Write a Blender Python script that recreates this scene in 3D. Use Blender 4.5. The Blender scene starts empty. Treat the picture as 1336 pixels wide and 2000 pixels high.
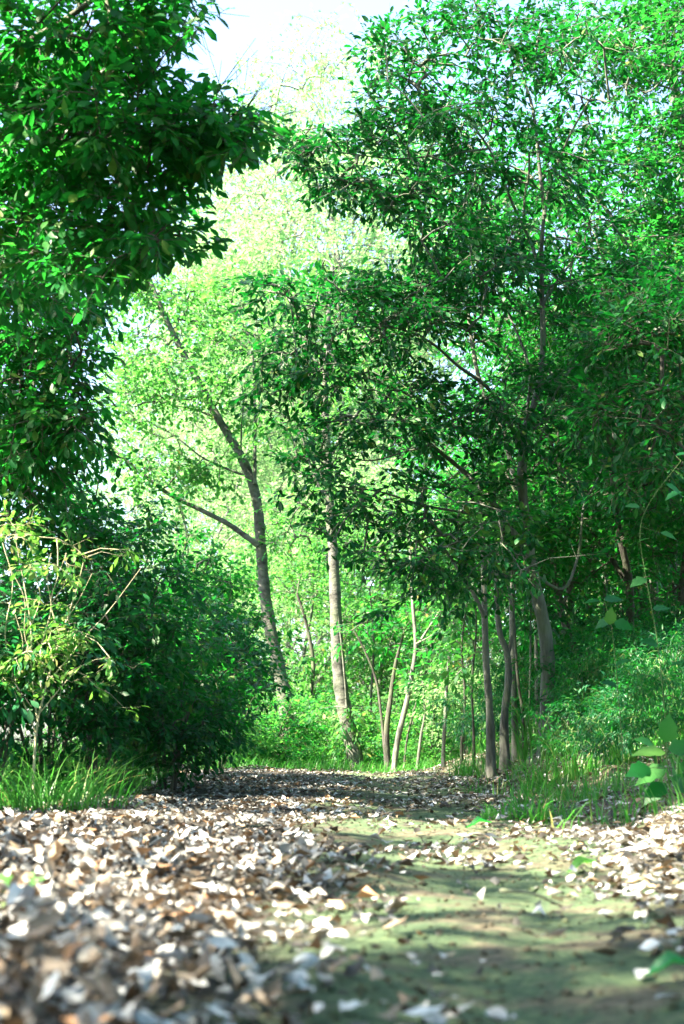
import bpy, math, random
import numpy as np
from mathutils import Matrix, Vector

rng = np.random.default_rng(7)
random.seed(7)
R = math.radians
scene = bpy.context.scene
COL = scene.collection

# ------------------------------------------------------------------ camera
F = 2778.0                       # focal length in pixels of the 1336 x 2000 photograph
CAM = np.array([0.0, 0.0, 0.40])
TILT = math.atan(490.0 / F)
cam_data = bpy.data.cameras.new('camera')
cam = bpy.data.objects.new('camera', cam_data)
COL.objects.link(cam)
cam.location = CAM
cam.rotation_euler = (R(90) + TILT, 0, 0)
cam_data.sensor_fit = 'VERTICAL'
cam_data.sensor_height = 36.0
cam_data.sensor_width = 24.0
cam_data.lens = 36.0 * F / 2000.0
cam_data.clip_start = 0.05
cam_data.clip_end = 2000
cam_data.dof.use_dof = True
cam_data.dof.focus_distance = 13.0
cam_data.dof.aperture_fstop = 3.8
scene.camera = cam

# ------------------------------------------------------------------ light
SUN_EL, SUN_AZ = R(48), R(-112)          # azimuth measured from +Y towards +X
SUN = np.array([math.cos(SUN_EL) * math.sin(SUN_AZ), math.cos(SUN_EL) * math.cos(SUN_AZ), math.sin(SUN_EL)])
world = bpy.data.worlds.new('World')
scene.world = world
world.use_nodes = True
wn = world.node_tree
wn.nodes.clear()
sky = wn.nodes.new('ShaderNodeTexSky')
sky.sky_type = 'NISHITA'
sky.sun_disc = False
sky.sun_elevation = SUN_EL
sky.sun_rotation = SUN_AZ % (2 * math.pi)
sky.air_density = 1.0
sky.dust_density = 2.5
sky.ozone_density = 1.5
bg = wn.nodes.new('ShaderNodeBackground')
bg.inputs['Strength'].default_value = 0.078
wo = wn.nodes.new('ShaderNodeOutputWorld')
wn.links.new(sky.outputs[0], bg.inputs[0])
wn.links.new(bg.outputs[0], wo.inputs[0])
sl = bpy.data.lights.new('sun', 'SUN')
sl.energy = 5.0
sl.angle = R(0.53)
sl.color = (1.0, 0.87, 0.67)
so = bpy.data.objects.new('sun', sl)
COL.objects.link(so)
so.location = (0, 0, 30)
so.rotation_euler = Vector(SUN).to_track_quat('Z', 'Y').to_euler()

vs = scene.view_settings
scene.display_settings.display_device = 'sRGB'
vs.view_transform = 'Standard'
vs.look = 'None'
vs.exposure = 3.4
vs.gamma = 1.0
vs.use_curve_mapping = False
cy = scene.cycles
cy.use_denoising = True
cy.max_bounces = 7
cy.diffuse_bounces = 4
cy.glossy_bounces = 2
cy.transmission_bounces = 4
cy.volume_bounces = 0
cy.sample_clamp_indirect = 4.0
cy.caustics_reflective = False
cy.caustics_refractive = False

# ------------------------------------------------------------------ pixel helpers
CT, ST = math.cos(TILT), math.sin(TILT)
def at(px, py, Y):
    """point at world depth Y seen at photograph pixel (px, py); arrays allowed"""
    px, py, Y = np.broadcast_arrays(np.asarray(px, float), np.asarray(py, float), np.asarray(Y, float))
    cx, cyy = (px - 668) / F, -(py - 1000) / F
    d = np.stack([cx, CT - cyy * ST, ST + cyy * CT], -1)
    return CAM + d * (Y / d[..., 1])[..., None]
def proj(P):
    q = np.asarray(P, float) - CAM
    zc = q[..., 1] * CT + q[..., 2] * ST
    yc = -q[..., 1] * ST + q[..., 2] * CT
    zc = np.where(zc > 0.05, zc, 0.05)
    return 668 + F * q[..., 0] / zc, 1000 - F * yc / zc, zc
def nrm(v):
    return v / np.maximum(np.linalg.norm(v, axis=-1, keepdims=True), 1e-9)

# ------------------------------------------------------------------ ground height
def sstep(a, b, x):
    t = np.clip((x - a) / (b - a), 0, 1)
    return t * t * (3 - 2 * t)
def gz(x, y):
    x, y = np.asarray(x, float), np.asarray(y, float)
    z = 0.0145 * np.clip(y, -5, 20)
    d = np.clip(y - 19.6, 0, None)
    z = z - 3.2 * (1 - np.exp(-(d * 0.11) ** 1.4))
    xr = np.clip(x - 1.25 - 0.10 * np.sin(y * 0.9), 0, None)
    z = z + 0.80 * (1 - np.exp(-(xr / 1.3) ** 1.3))
    z = z - 2.0 * sstep(6, 16, x)
    xl = np.clip(-1.9 - x + 0.10 * np.sin(y * 1.1 + 1), 0, None)
    z = z + 0.35 * (1 - np.exp(-xl / 1.2))
    near = np.exp(-(x / 8) ** 2)
    z = z + near * (0.012 * np.sin(x * 5.1 + y * 1.7) + 0.014 * np.sin(y * 2.9 - x * 2.2) + 0.008 * np.sin(x * 11 + 2.0 * np.sin(y * 3)))
    # shallow wheel hollow and heaped left side
    z = z - 0.03 * np.exp(-((x - 0.45) / 0.35) ** 2) * sstep(0, 1, y) + 0.03 * np.exp(-((x + 1.2) / 0.5) ** 2)
    return z

# ------------------------------------------------------------------ materials
def mat(name):
    m = bpy.data.materials.new(name)
    m.use_nodes = True
    nt = m.node_tree
    nt.nodes.clear()
    out = nt.nodes.new('ShaderNodeOutputMaterial')
    return m, nt, out
def N(nt, t, **kw):
    n = nt.nodes.new(t)
    for k, v in kw.items():
        if k in n.inputs:
            n.inputs[k].default_value = v
        else:
            setattr(n, k, v)
    return n
def ramp(nt, stops, fac=None):
    r = nt.nodes.new('ShaderNodeValToRGB')
    e = r.color_ramp.elements
    while len(e) < len(stops):
        e.new(0.5)
    for i, (p, c) in enumerate(stops):
        e[i].position = p
        e[i].color = (*c, 1)
    if fac is not None:
        nt.links.new(fac, r.inputs[0])
    return r
def rnd_value(nt):
    """one random number per leaf, for joined leaves and for single leaf objects alike"""
    g = nt.nodes.new('ShaderNodeNewGeometry')
    o = nt.nodes.new('ShaderNodeObjectInfo')
    a = N(nt, 'ShaderNodeMath', operation='ADD')
    nt.links.new(g.outputs['Random Per Island'], a.inputs[0])
    nt.links.new(o.outputs['Random'], a.inputs[1])
    f = N(nt, 'ShaderNodeMath', operation='FRACT')
    nt.links.new(a.outputs[0], f.inputs[0])
    return f.outputs[0]
LITTER_RAMP = [(0, (0.018, 0.015, 0.012)), (0.42, (0.042, 0.040, 0.033)), (0.55, (0.16, 0.16, 0.145)), (0.90, (0.40, 0.425, 0.44)), (0.95, (0.33, 0.26, 0.17)), (1, (0.26, 0.14, 0.07))]  # dark stops stand in for shaded gaps, the bluish pale stop for cool shade
def leaf_mat(name, stops, trans, tw=0.45, rough=0.42, spec=0.5):
    m, nt, out = mat(name)
    rv = rnd_value(nt)
    r = ramp(nt, stops, rv)
    # faint mottling over the leaf
    tc = nt.nodes.new('ShaderNodeTexCoord')
    nz = N(nt, 'ShaderNodeTexNoise', Scale=22.0, Detail=2.0)
    nt.links.new(tc.outputs['Object'], nz.inputs['Vector'])
    mr = N(nt, 'ShaderNodeMapRange')
    mr.inputs['To Min'].default_value = 0.7
    mr.inputs['To Max'].default_value = 1.3
    nt.links.new(nz.outputs[0], mr.inputs[0])
    mx = N(nt, 'ShaderNodeMix', data_type='RGBA', blend_type='MULTIPLY')
    mx.inputs[0].default_value = 1
    nt.links.new(r.outputs[0], mx.inputs[6])
    nt.links.new(mr.outputs[0], mx.inputs[7])
    p = N(nt, 'ShaderNodeBsdfPrincipled')
    p.inputs['Roughness'].default_value = rough
    p.inputs['Specular IOR Level'].default_value = spec
    nt.links.new(mx.outputs[2], p.inputs['Base Color'])
    t = N(nt, 'ShaderNodeBsdfTranslucent')
    hs = N(nt, 'ShaderNodeMix', data_type='RGBA', blend_type='MIX')
    hs.inputs[0].default_value = 0.25
    hs.inputs[6].default_value = (*trans, 1)
    nt.links.new(mx.outputs[2], hs.inputs[7])
    nt.links.new(hs.outputs[2], t.inputs[0])
    ms = N(nt, 'ShaderNodeMixShader')
    ms.inputs[0].default_value = tw
    nt.links.new(p.outputs[0], ms.inputs[1])
    nt.links.new(t.outputs[0], ms.inputs[2])
    nt.links.new(ms.outputs[0], out.inputs[0])
    return m
def bark_mat(name, dark, light, bands=False, green=0.0, scale=14.0):
    m, nt, out = mat(name)
    tc = nt.nodes.new('ShaderNodeTexCoord')
    mp = N(nt, 'ShaderNodeMapping')
    mp.inputs['Scale'].default_value = (1, 1, 1.7) if bands else (1, 1, 0.22)
    nt.links.new(tc.outputs['Object'], mp.inputs[0])
    n1 = N(nt, 'ShaderNodeTexNoise', Scale=scale, Detail=6.0, Roughness=0.65)
    nt.links.new(mp.outputs[0], n1.inputs['Vector'])
    r = ramp(nt, [(0.32, dark), (0.5, tuple(0.5 * (a + b) for a, b in zip(dark, light))), (0.68, light)], n1.outputs[0])
    n2 = N(nt, 'ShaderNodeTexNoise', Scale=3.1, Detail=4.0, Roughness=0.6)
    nt.links.new(tc.outputs['Object'], n2.inputs['Vector'])
    r2 = ramp(nt, [(0.45, (0, 0, 0)), (0.62, (1, 1, 1))], n2.outputs[0])
    gm = N(nt, 'ShaderNodeMath', operation='MULTIPLY')
    gm.inputs[1].default_value = green
    nt.links.new(r2.outputs[0], gm.inputs[0])
    mx = N(nt, 'ShaderNodeMix', data_type='RGBA')
    nt.links.new(gm.outputs[0], mx.inputs[0])
    nt.links.new(r.outputs[0], mx.inputs[6])
    mx.inputs[7].default_value = (0.10, 0.15, 0.06, 1)
    p = N(nt, 'ShaderNodeBsdfPrincipled')
    p.inputs['Roughness'].default_value = 0.9
    nt.links.new(mx.outputs[2], p.inputs['Base Color'])
    b = N(nt, 'ShaderNodeBump')
    b.inputs['Strength'].default_value = 1.0
    b.inputs['Distance'].default_value = 0.025
    nt.links.new(n1.outputs[0], b.inputs['Height'])
    nt.links.new(b.outputs[0], p.inputs['Normal'])
    nt.links.new(p.outputs[0], out.inputs[0])
    return m

G = leaf_mat
M = {}
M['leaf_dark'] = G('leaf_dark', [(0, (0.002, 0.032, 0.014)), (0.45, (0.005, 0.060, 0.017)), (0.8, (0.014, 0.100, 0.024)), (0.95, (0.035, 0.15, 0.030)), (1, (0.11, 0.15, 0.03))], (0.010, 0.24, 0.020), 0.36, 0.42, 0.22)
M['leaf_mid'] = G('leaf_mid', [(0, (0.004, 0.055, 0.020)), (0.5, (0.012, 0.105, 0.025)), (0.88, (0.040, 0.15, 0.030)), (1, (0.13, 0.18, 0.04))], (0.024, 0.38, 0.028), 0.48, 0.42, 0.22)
M['leaf_lit'] = G('leaf_lit', [(0, (0.025, 0.13, 0.045)), (0.5, (0.040, 0.17, 0.055)), (0.93, (0.10, 0.20, 0.05)), (1, (0.24, 0.19, 0.06))], (0.13, 0.52, 0.06), 0.55, 0.5, 0.25)  # lighter yellow-green carries the look of sunlight on leaves
M['leaf_far'] = G('leaf_far', [(0, (0.15, 0.25, 0.11)), (0.5, (0.19, 0.29, 0.14)), (0.95, (0.23, 0.31, 0.16)), (1, (0.22, 0.18, 0.08))], (0.26, 0.60, 0.18), 0.55, 0.55, 0.2)  # colour paled to imitate overexposed, washed-out distance
M['leaf_blue'] = G('leaf_blue', [(0, (0.008, 0.080, 0.035)), (0.6, (0.016, 0.12, 0.048)), (1, (0.05, 0.15, 0.07))], (0.020, 0.30, 0.04), 0.40, 0.38, 0.3)
M['leaf_yellow'] = G('leaf_yellow', [(0, (0.03, 0.14, 0.025)), (0.6, (0.07, 0.19, 0.04)), (1, (0.26, 0.25, 0.09))], (0.16, 0.48, 0.05), 0.5, 0.5, 0.3)
M['grass'] = G('grass', [(0, (0.020, 0.11, 0.02)), (0.55, (0.045, 0.17, 0.03)), (0.92, (0.10, 0.20, 0.04)), (1, (0.30, 0.24, 0.10))], (0.09, 0.50, 0.05), 0.45, 0.4, 0.5)
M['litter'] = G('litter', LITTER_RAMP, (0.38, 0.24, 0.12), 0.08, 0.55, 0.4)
M['bark'] = bark_mat('bark', (0.028, 0.031, 0.027), (0.150, 0.162, 0.145), green=0.4)
M['bark_dark'] = bark_mat('bark_dark', (0.016, 0.015, 0.013), (0.08, 0.078, 0.066), green=0.4)
M['bark_pale'] = bark_mat('bark_pale', (0.045, 0.047, 0.041), (0.205, 0.212, 0.19), green=0.35)
M['bark_band'] = bark_mat('bark_band', (0.013, 0.0135, 0.012), (0.145, 0.15, 0.132), bands=True, green=0.3, scale=7.0)
M['stem_pale'] = bark_mat('stem_pale', (0.20, 0.19, 0.11), (0.46, 0.44, 0.30))
M['stem_green'] = bark_mat('stem_green', (0.05, 0.10, 0.03), (0.12, 0.20, 0.06))

def soil_mat(name, mossy):
    m, nt, out = mat(name)
    tc = nt.nodes.new('ShaderNodeTexCoord')
    n1 = N(nt, 'ShaderNodeTexNoise', Scale=1.3, Detail=6.0, Roughness=0.6)
    n2 = N(nt, 'ShaderNodeTexNoise', Scale=34.0, Detail=6.0, Roughness=0.7)
    n3 = N(nt, 'ShaderNodeTexNoise', Scale=4.3, Detail=5.0, Roughness=0.65)
    for n in (n1, n2, n3):
        nt.links.new(tc.outputs['Object'], n.inputs['Vector'])
    soil = ramp(nt, [(0.3, (0.035, 0.030, 0.018)), (0.5, (0.10, 0.088, 0.055)), (0.68, (0.21, 0.18, 0.12))], n2.outputs[0])
    moss = ramp(nt, [(0.3, (0.020, 0.050, 0.020)), (0.5, (0.055, 0.105, 0.044)), (0.7, (0.14, 0.19, 0.08))], n2.outputs[0])
    ad = N(nt, 'ShaderNodeMath', operation='ADD')
    nt.links.new(n1.outputs[0], ad.inputs[0])
    nt.links.new(n3.outputs[0], ad.inputs[1])
    mk = N(nt, 'ShaderNodeMapRange')
    mk.inputs['From Min'].default_value = 0.98 - mossy
    mk.inputs['From Max'].default_value = 1.16 - mossy
    nt.links.new(ad.outputs[0], mk.inputs[0])
    mx = N(nt, 'ShaderNodeMix', data_type='RGBA')
    nt.links.new(mk.outputs[0], mx.inputs[0])
    nt.links.new(soil.outputs[0], mx.inputs[6])
    nt.links.new(moss.outputs[0], mx.inputs[7])
    p = N(nt, 'ShaderNodeBsdfPrincipled')
    # soil painted near-black left of the trodden strip: shade between drifted leaves
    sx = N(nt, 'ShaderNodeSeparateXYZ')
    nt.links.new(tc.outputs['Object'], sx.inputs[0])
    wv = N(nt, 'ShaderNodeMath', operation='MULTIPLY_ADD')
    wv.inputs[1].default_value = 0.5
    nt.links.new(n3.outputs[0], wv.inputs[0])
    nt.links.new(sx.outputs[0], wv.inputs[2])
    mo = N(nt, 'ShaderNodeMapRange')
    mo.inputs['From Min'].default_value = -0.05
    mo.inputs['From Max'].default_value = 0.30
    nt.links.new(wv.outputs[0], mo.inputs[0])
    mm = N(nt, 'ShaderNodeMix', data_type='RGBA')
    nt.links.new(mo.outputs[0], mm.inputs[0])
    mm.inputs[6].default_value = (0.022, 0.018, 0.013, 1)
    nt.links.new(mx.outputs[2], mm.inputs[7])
    p.inputs['Roughness'].default_value = 0.95
    nt.links.new(mm.outputs[2], p.inputs['Base Color'])
    b = N(nt, 'ShaderNodeBump')
    b.inputs['Strength'].default_value = 1.0
    b.inputs['Distance'].default_value = 0.04
    nt.links.new(n2.outputs[0], b.inputs['Height'])
    nt.links.new(b.outputs[0], p.inputs['Normal'])
    nt.links.new(p.outputs[0], out.inputs[0])
    return m
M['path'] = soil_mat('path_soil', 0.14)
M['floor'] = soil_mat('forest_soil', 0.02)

# ------------------------------------------------------------------ mesh helpers
def mesh_from(name, V, T, material, smooth=False):
    """V (n,3), T (m,3) triangles or (m,4) quads"""
    V = np.ascontiguousarray(V, np.float32)
    T = np.ascontiguousarray(T, np.int32)
    me = bpy.data.meshes.new(name)
    k = T.shape[1]
    me.vertices.add(len(V))
    me.vertices.foreach_set('co', V.ravel())
    me.loops.add(T.size)
    me.loops.foreach_set('vertex_index', T.ravel())
    me.polygons.add(len(T))
    me.polygons.foreach_set('loop_start', np.arange(0, T.size, k, dtype=np.int32))
    me.polygons.foreach_set('loop_total', np.full(len(T), k, np.int32))
    if smooth:
        me.polygons.foreach_set('use_smooth', np.ones(len(T), bool))
    me.update()
    me.materials.append(material)
    return me
def link(name, me, parent=None):
    o = bpy.data.objects.new(name, me)
    COL.objects.link(o)
    if parent is not None:
        o.parent = parent
    return o
def tag(o, label=None, cat=None, group=None, kind=None):
    if label: o['label'] = label
    if cat: o['category'] = cat
    if group: o['group'] = group
    if kind: o['kind'] = kind
    return o
def empty(name, loc):
    o = bpy.data.objects.new(name, None)
    COL.objects.link(o)
    o.location = loc
    o.empty_display_size = 0.1
    return o
def copy_tree(o, parent=None, keep_leaf=True):
    c = o.copy()
    COL.objects.link(c)
    c.parent = parent
    for ch in KIDS.get(o.name, []):
        copy_tree(ch, c)
    return c
KIDS = {}

class Tubes:
    def __init__(s):
        s.V, s.Q, s.n = [], [], 0
    def add(s, P, rad, k=6):
        P = np.asarray(P, float)
        n = len(P)
        if n < 2:
            return
        rad = np.broadcast_to(np.asarray(rad, float), (n,))
        tan = nrm(np.gradient(P, axis=0))
        ref = np.array([1.0, 0, 0]) if abs(tan[0, 0]) < 0.8 else np.array([0, 1.0, 0])
        u = np.cross(tan, ref)
        u = nrm(u)
        w = np.cross(tan, u)
        a = np.linspace(0, 2 * math.pi, k, endpoint=False)
        ring = P[:, None] + rad[:, None, None] * (np.cos(a)[None, :, None] * u[:, None] + np.sin(a)[None, :, None] * w[:, None])
        s.V.append(ring.reshape(-1, 3))
        i, j = np.meshgrid(np.arange(n - 1), np.arange(k), indexing='ij')
        j2 = (j + 1) % k
        q = np.stack([i * k + j, i * k + j2, (i + 1) * k + j2, (i + 1) * k + j], -1).reshape(-1, 4) + s.n
        s.Q.append(q)
        s.n += n * k
    def sticks(s, A, B, ra, rb):
        """many thin straight three-sided twigs at once"""
        A, B = np.asarray(A), np.asarray(B)
        m = len(A)
        if not m:
            return
        t = nrm(B - A)
        ref = np.where(np.abs(t[:, 2:3]) < 0.8, np.array([[0, 0, 1.0]]), np.array([[1.0, 0, 0]]))
        u = nrm(np.cross(t, ref))
        w = np.cross(t, u)
        V = np.zeros((m, 6, 3))
        for j in range(3):
            a = j * 2.0944
            o = math.cos(a) * u + math.sin(a) * w
            V[:, j] = A + o * ra
            V[:, 3 + j] = B + o * rb
        base = (np.arange(m) * 6)[:, None, None] + s.n
        f = np.array([[0, 1, 4, 3], [1, 2, 5, 4], [2, 0, 3, 5]])[None]
        s.V.append(V.reshape(-1, 3))
        s.Q.append((base + f).reshape(-1, 4))
        s.n += m * 6
    def mesh(s, name, material, origin):
        return mesh_from(name, np.concatenate(s.V) - origin, np.concatenate(s.Q), material, True)

def smooth_line(P, sub=5, jitter=0.0):
    """Catmull-Rom through the given points (last column may be a radius)"""
    P = np.asarray(P, float)
    E = np.vstack([2 * P[0] - P[1], P, 2 * P[-1] - P[-2]])
    out = []
    for i in range(1, len(E) - 2):
        p0, p1, p2, p3 = E[i - 1], E[i], E[i + 1], E[i + 2]
        for t in np.linspace(0, 1, sub, endpoint=False):
            out.append(0.5 * (2 * p1 + (p2 - p0) * t + (2 * p0 - 5 * p1 + 4 * p2 - p3) * t * t + (3 * p1 - p0 - 3 * p2 + p3) * t ** 3))
    out.append(P[-1])
    out = np.array(out)
    if jitter:
        out[1:-1, :3] += rng.normal(0, jitter, (len(out) - 2, 3))
    return out

# leaf outlines: x along the leaf, y across, z out of the face
def leaf_template(outline, fold=0.18, droop=0.18):
    V, T = [], []
    xs = [o[0] for o in outline]
    for x, w in outline:
        z = -droop * x * x
        V += [(x, 0, z), (x, w, z + fold * w), (x, -w, z + fold * w)]
    for i in range(len(outline) - 1):
        a, b = 3 * i, 3 * (i + 1)
        for sgn, o in ((1, 1), (-1, 2)):
            q = [(a, b, b + o), (a, b + o, a + o)]
            for t in q:
                A, B, C = (np.array(V[k]) for k in t)
                if np.linalg.norm(np.cross(B - A, C - A)) > 1e-7:
                    T.append(t if sgn > 0 else t[::-1])
    return np.array(V, float), np.array(T, int)
LT = {
    'oak': leaf_template([(0, 0.012), (0.14, 0.012), (0.3, 0.10), (0.58, 0.21), (0.8, 0.17), (1.0, 0.0)]),
    'oak_low': leaf_template([(0, 0.0), (0.40, 0.18), (0.72, 0.19), (1.0, 0.0)]),
    'round': leaf_template([(0, 0.0), (0.3, 0.27), (0.68, 0.29), (1.0, 0.0)], 0.12, 0.1),
    'far': leaf_template([(0, 0.0), (0.45, 0.28), (1.0, 0.0)], 0.15, 0.1),
    'lance': leaf_template([(0, 0.0), (0.3, 0.11), (0.65, 0.10), (1.0, 0.0)], 0.2, 0.35),
    'broad': leaf_template([(0, 0.01), (0.12, 0.22), (0.28, 0.38), (0.42, 0.30), (0.56, 0.34), (0.75, 0.17), (1.0, 0.0)], 0.15, 0.2),
}
def frames(D, Nn):
    D = nrm(D)
    S = nrm(np.cross(Nn, D))
    return D, S, np.cross(D, S)
def leaves_mesh(name, tmpl, pos, D, Nn, size, material, origin=(0, 0, 0)):
    tv, tt = LT[tmpl]
    D, S, U = frames(D, Nn)
    V = pos[:, None] + size[:, None, None] * (tv[None, :, 0:1] * D[:, None] + tv[None, :, 1:2] * S[:, None] + tv[None, :, 2:3] * U[:, None])
    T = tt[None] + (np.arange(len(pos)) * len(tv))[:, None, None]
    return mesh_from(name, V.reshape(-1, 3) - np.asarray(origin), T.reshape(-1, 3), material)
SINGLE = {}
def single_leaf_mesh(tmpl, material):
    k = (tmpl, material.name)
    if k not in SINGLE:
        SINGLE[k] = mesh_from('leaf', LT[tmpl][0], LT[tmpl][1], material)
    return SINGLE[k]

# ------------------------------------------------------------------ crown gaps carved along the sun's rays to place the sun patches
PATCH = [  # ground ellipses x, y, half sizes, that gaps carved in the canopy light
    (-1.15, 6.2, 1.0, 0.8), (-0.95, 5.0, 0.8, 0.45), (-0.62, 3.55, 0.50, 0.38), (-0.15, 3.7, 0.28, 0.22), (-0.35, 4.4, 0.3, 0.22),
    (1.15, 5.8, 0.95, 0.8), (1.25, 5.6, 0.7, 0.5), (1.0, 6.3, 0.5, 0.4), (0.35, 5.2, 0.45, 0.28), (0.62, 3.9, 0.6, 0.24), (0.85, 3.9, 0.4, 0.2), (0.1, 3.95, 0.2, 0.12), (0.9, 4.2, 0.35, 0.2),
    (1.0, 5.1, 0.8, 0.3), (0.45, 6.9, 0.8, 0.3), (-0.75, 3.1, 0.5, 0.2), (0.9, 4.5, 0.5, 0.15),
    (0.6, 11.4, 0.65, 0.5), (-0.25, 12.5, 0.5, 0.5), (0.1, 7.5, 0.5, 0.35), (1.5, 8.0, 0.5, 0.4), (-0.3, 9.0, 0.35, 0.4), (2.4, 10.5, 0.7, 0.8),
    (-1.6, 8.3, 0.35, 0.3), (0.3, 17.5, 0.8, 0.9),
]
LITPTS = [(at(95, 1180, 8.5), 0.45), (at(80, 1290, 8.5), 0.4), (at(110, 1060, 8.5), 0.4), (at(990, 1540, 7.4), 0.30), (at(950, 1080, 12.5), 0.55), (at(1300, 1400, 9.5), 0.5),
          (at(660, 1180, 21), 0.9), (at(940, 960, 12.8), 0.4), (at(1280, 120, 15), 0.9), (at(1300, 330, 15), 0.7), (at(880, 60, 12), 0.5), (at(250, 1130, 11), 0.5), (at(330, 1230, 13), 0.4), (at(300, 1400, 10.5), 0.3), (at(430, 1400, 14), 0.4), (at(120, 60, 7), 0.4), (at(230, 230, 7), 0.4), (at(90, 360, 7), 0.4), (at(360, 260, 6.9), 0.3), (at(60, 760, 9.5), 0.5), (at(150, 500, 7.3), 0.35), (at(300, 400, 7.2), 0.3), (at(300, 80, 6.9), 0.3)]
def sunlit_gap(P):
    t = (P[:, 2] - gz(P[:, 0], P[:, 1])) / SUN[2]
    H = P - SUN * t[:, None]
    t2 = (P[:, 2] - gz(H[:, 0], H[:, 1])) / SUN[2]
    H = P - SUN * t2[:, None]
    x, y = H[:, 0], H[:, 1]
    wob = 0.18 * np.sin(x * 7 + 1.3 * np.sin(y * 5)) + 0.16 * np.sin(y * 8.3 + x * 3) + 0.1 * np.sin(x * 19 + y * 13)
    m = np.zeros(len(P), bool)
    for cx, cyy, rx, ry in PATCH:
        m |= ((x - cx) / rx) ** 2 + ((y - cyy) / ry) ** 2 + 1.5 * wob < 0.95
    m &= P[:, 2] > 1.6
    for c, r in LITPTS:
        q = P - c
        s = q @ SUN
        d = np.linalg.norm(q - s[:, None] * SUN, axis=1)
        m |= (s > r * 1.1) & (d < r * (0.85 + 0.5 * wob))
    return m

# ------------------------------------------------------------------ tree builder
def grow(nodes, pull, step=0.28, sag=0.10):
    """attach each attraction point to the nearest woody node; returns node arrays and per-tip data"""
    P = [np.asarray(n, float) for n in nodes]
    par = [-1] * len(P)
    arr = np.array(P)
    cap = len(P)
    big = np.zeros((len(P) + len(pull) * 14, 3))
    big[:cap] = arr
    d0 = np.array([np.min(np.sum((arr - a) ** 2, 1)) for a in pull])
    tips, dirs, chains = [], [], []
    for i in np.argsort(d0):
        a = pull[i]
        dd = np.linalg.norm(big[:cap] - a, axis=1)
        j = int(np.argmin(dd))
        L = dd[j]
        n = int(np.clip(L / step, 1, 12)) + 1
        b = big[j]
        t = np.linspace(0, 1, n + 1)[1:]
        line = b + (a - b) * t[:, None]
        line[:, 2] += sag * L * np.sin(math.pi * t) * 0.8
        line += rng.normal(0, 0.025 * min(L, 1.5), line.shape) * (1 - t[:, None])
        idx = [j]
        for p in line:
            big[cap] = p
            par.append(idx[-1])
            idx.append(cap)
            cap += 1
        chains.append(idx)
        tips.append(a)
        dirs.append(line[-1] - (line[-2] if n > 1 else b))
    w = np.zeros(cap)
    for c in chains:
        w[c[-1]] += 1
    for k in range(cap - 1, -1, -1):
        if par[k] >= 0:
            w[par[k]] += w[k]
    return big[:cap], w, chains, np.array(tips), nrm(np.array(dirs))

def sprays(tips, dirs, ntwig, nleaf, twig_len, leaf_len, flat=0.55, droop=0.3, spread=0.8):
    A = len(tips)
    t = nrm(dirs[:, None] + rng.normal(0, spread, (A, ntwig, 3)) * np.array([1, 1, flat]) + np.array([0, 0, 0.12]))
    L = twig_len * rng.uniform(0.6, 1.3, (A, ntwig, 1))
    base = np.repeat(tips[:, None], ntwig, 1)
    end = base + t * L
    s = np.linspace(0.18, 1.0, nleaf)[None, None, :, None]
    pos = base[:, :, None] + (end - base)[:, :, None] * s + rng.normal(0, 0.012, (A, ntwig, nleaf, 3))
    side = nrm(np.cross(t, np.array([0, 0, 1.0]) + rng.normal(0, 0.3, t.shape)))
    sg = np.where(np.arange(nleaf) % 2 == 0, 1.0, -1.0)[None, None, :, None]
    fw = np.linspace(0.35, 1.1, nleaf)[None, None, :, None]
    D = nrm(t[:, :, None] * fw + side[:, :, None] * sg * (1.25 - fw) + rng.normal(0, 0.28, pos.shape) - np.array([0, 0, droop]))
    Nn = nrm(np.array([0, 0, 1.0]) + rng.normal(0, 0.42, pos.shape))
    size = leaf_len * rng.uniform(0.6, 1.25, pos.shape[:3])
    f = lambda x: x.reshape(-1, 3)
    return f(pos), f(D), f(Nn), size.reshape(-1), f(base), f(end)

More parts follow.
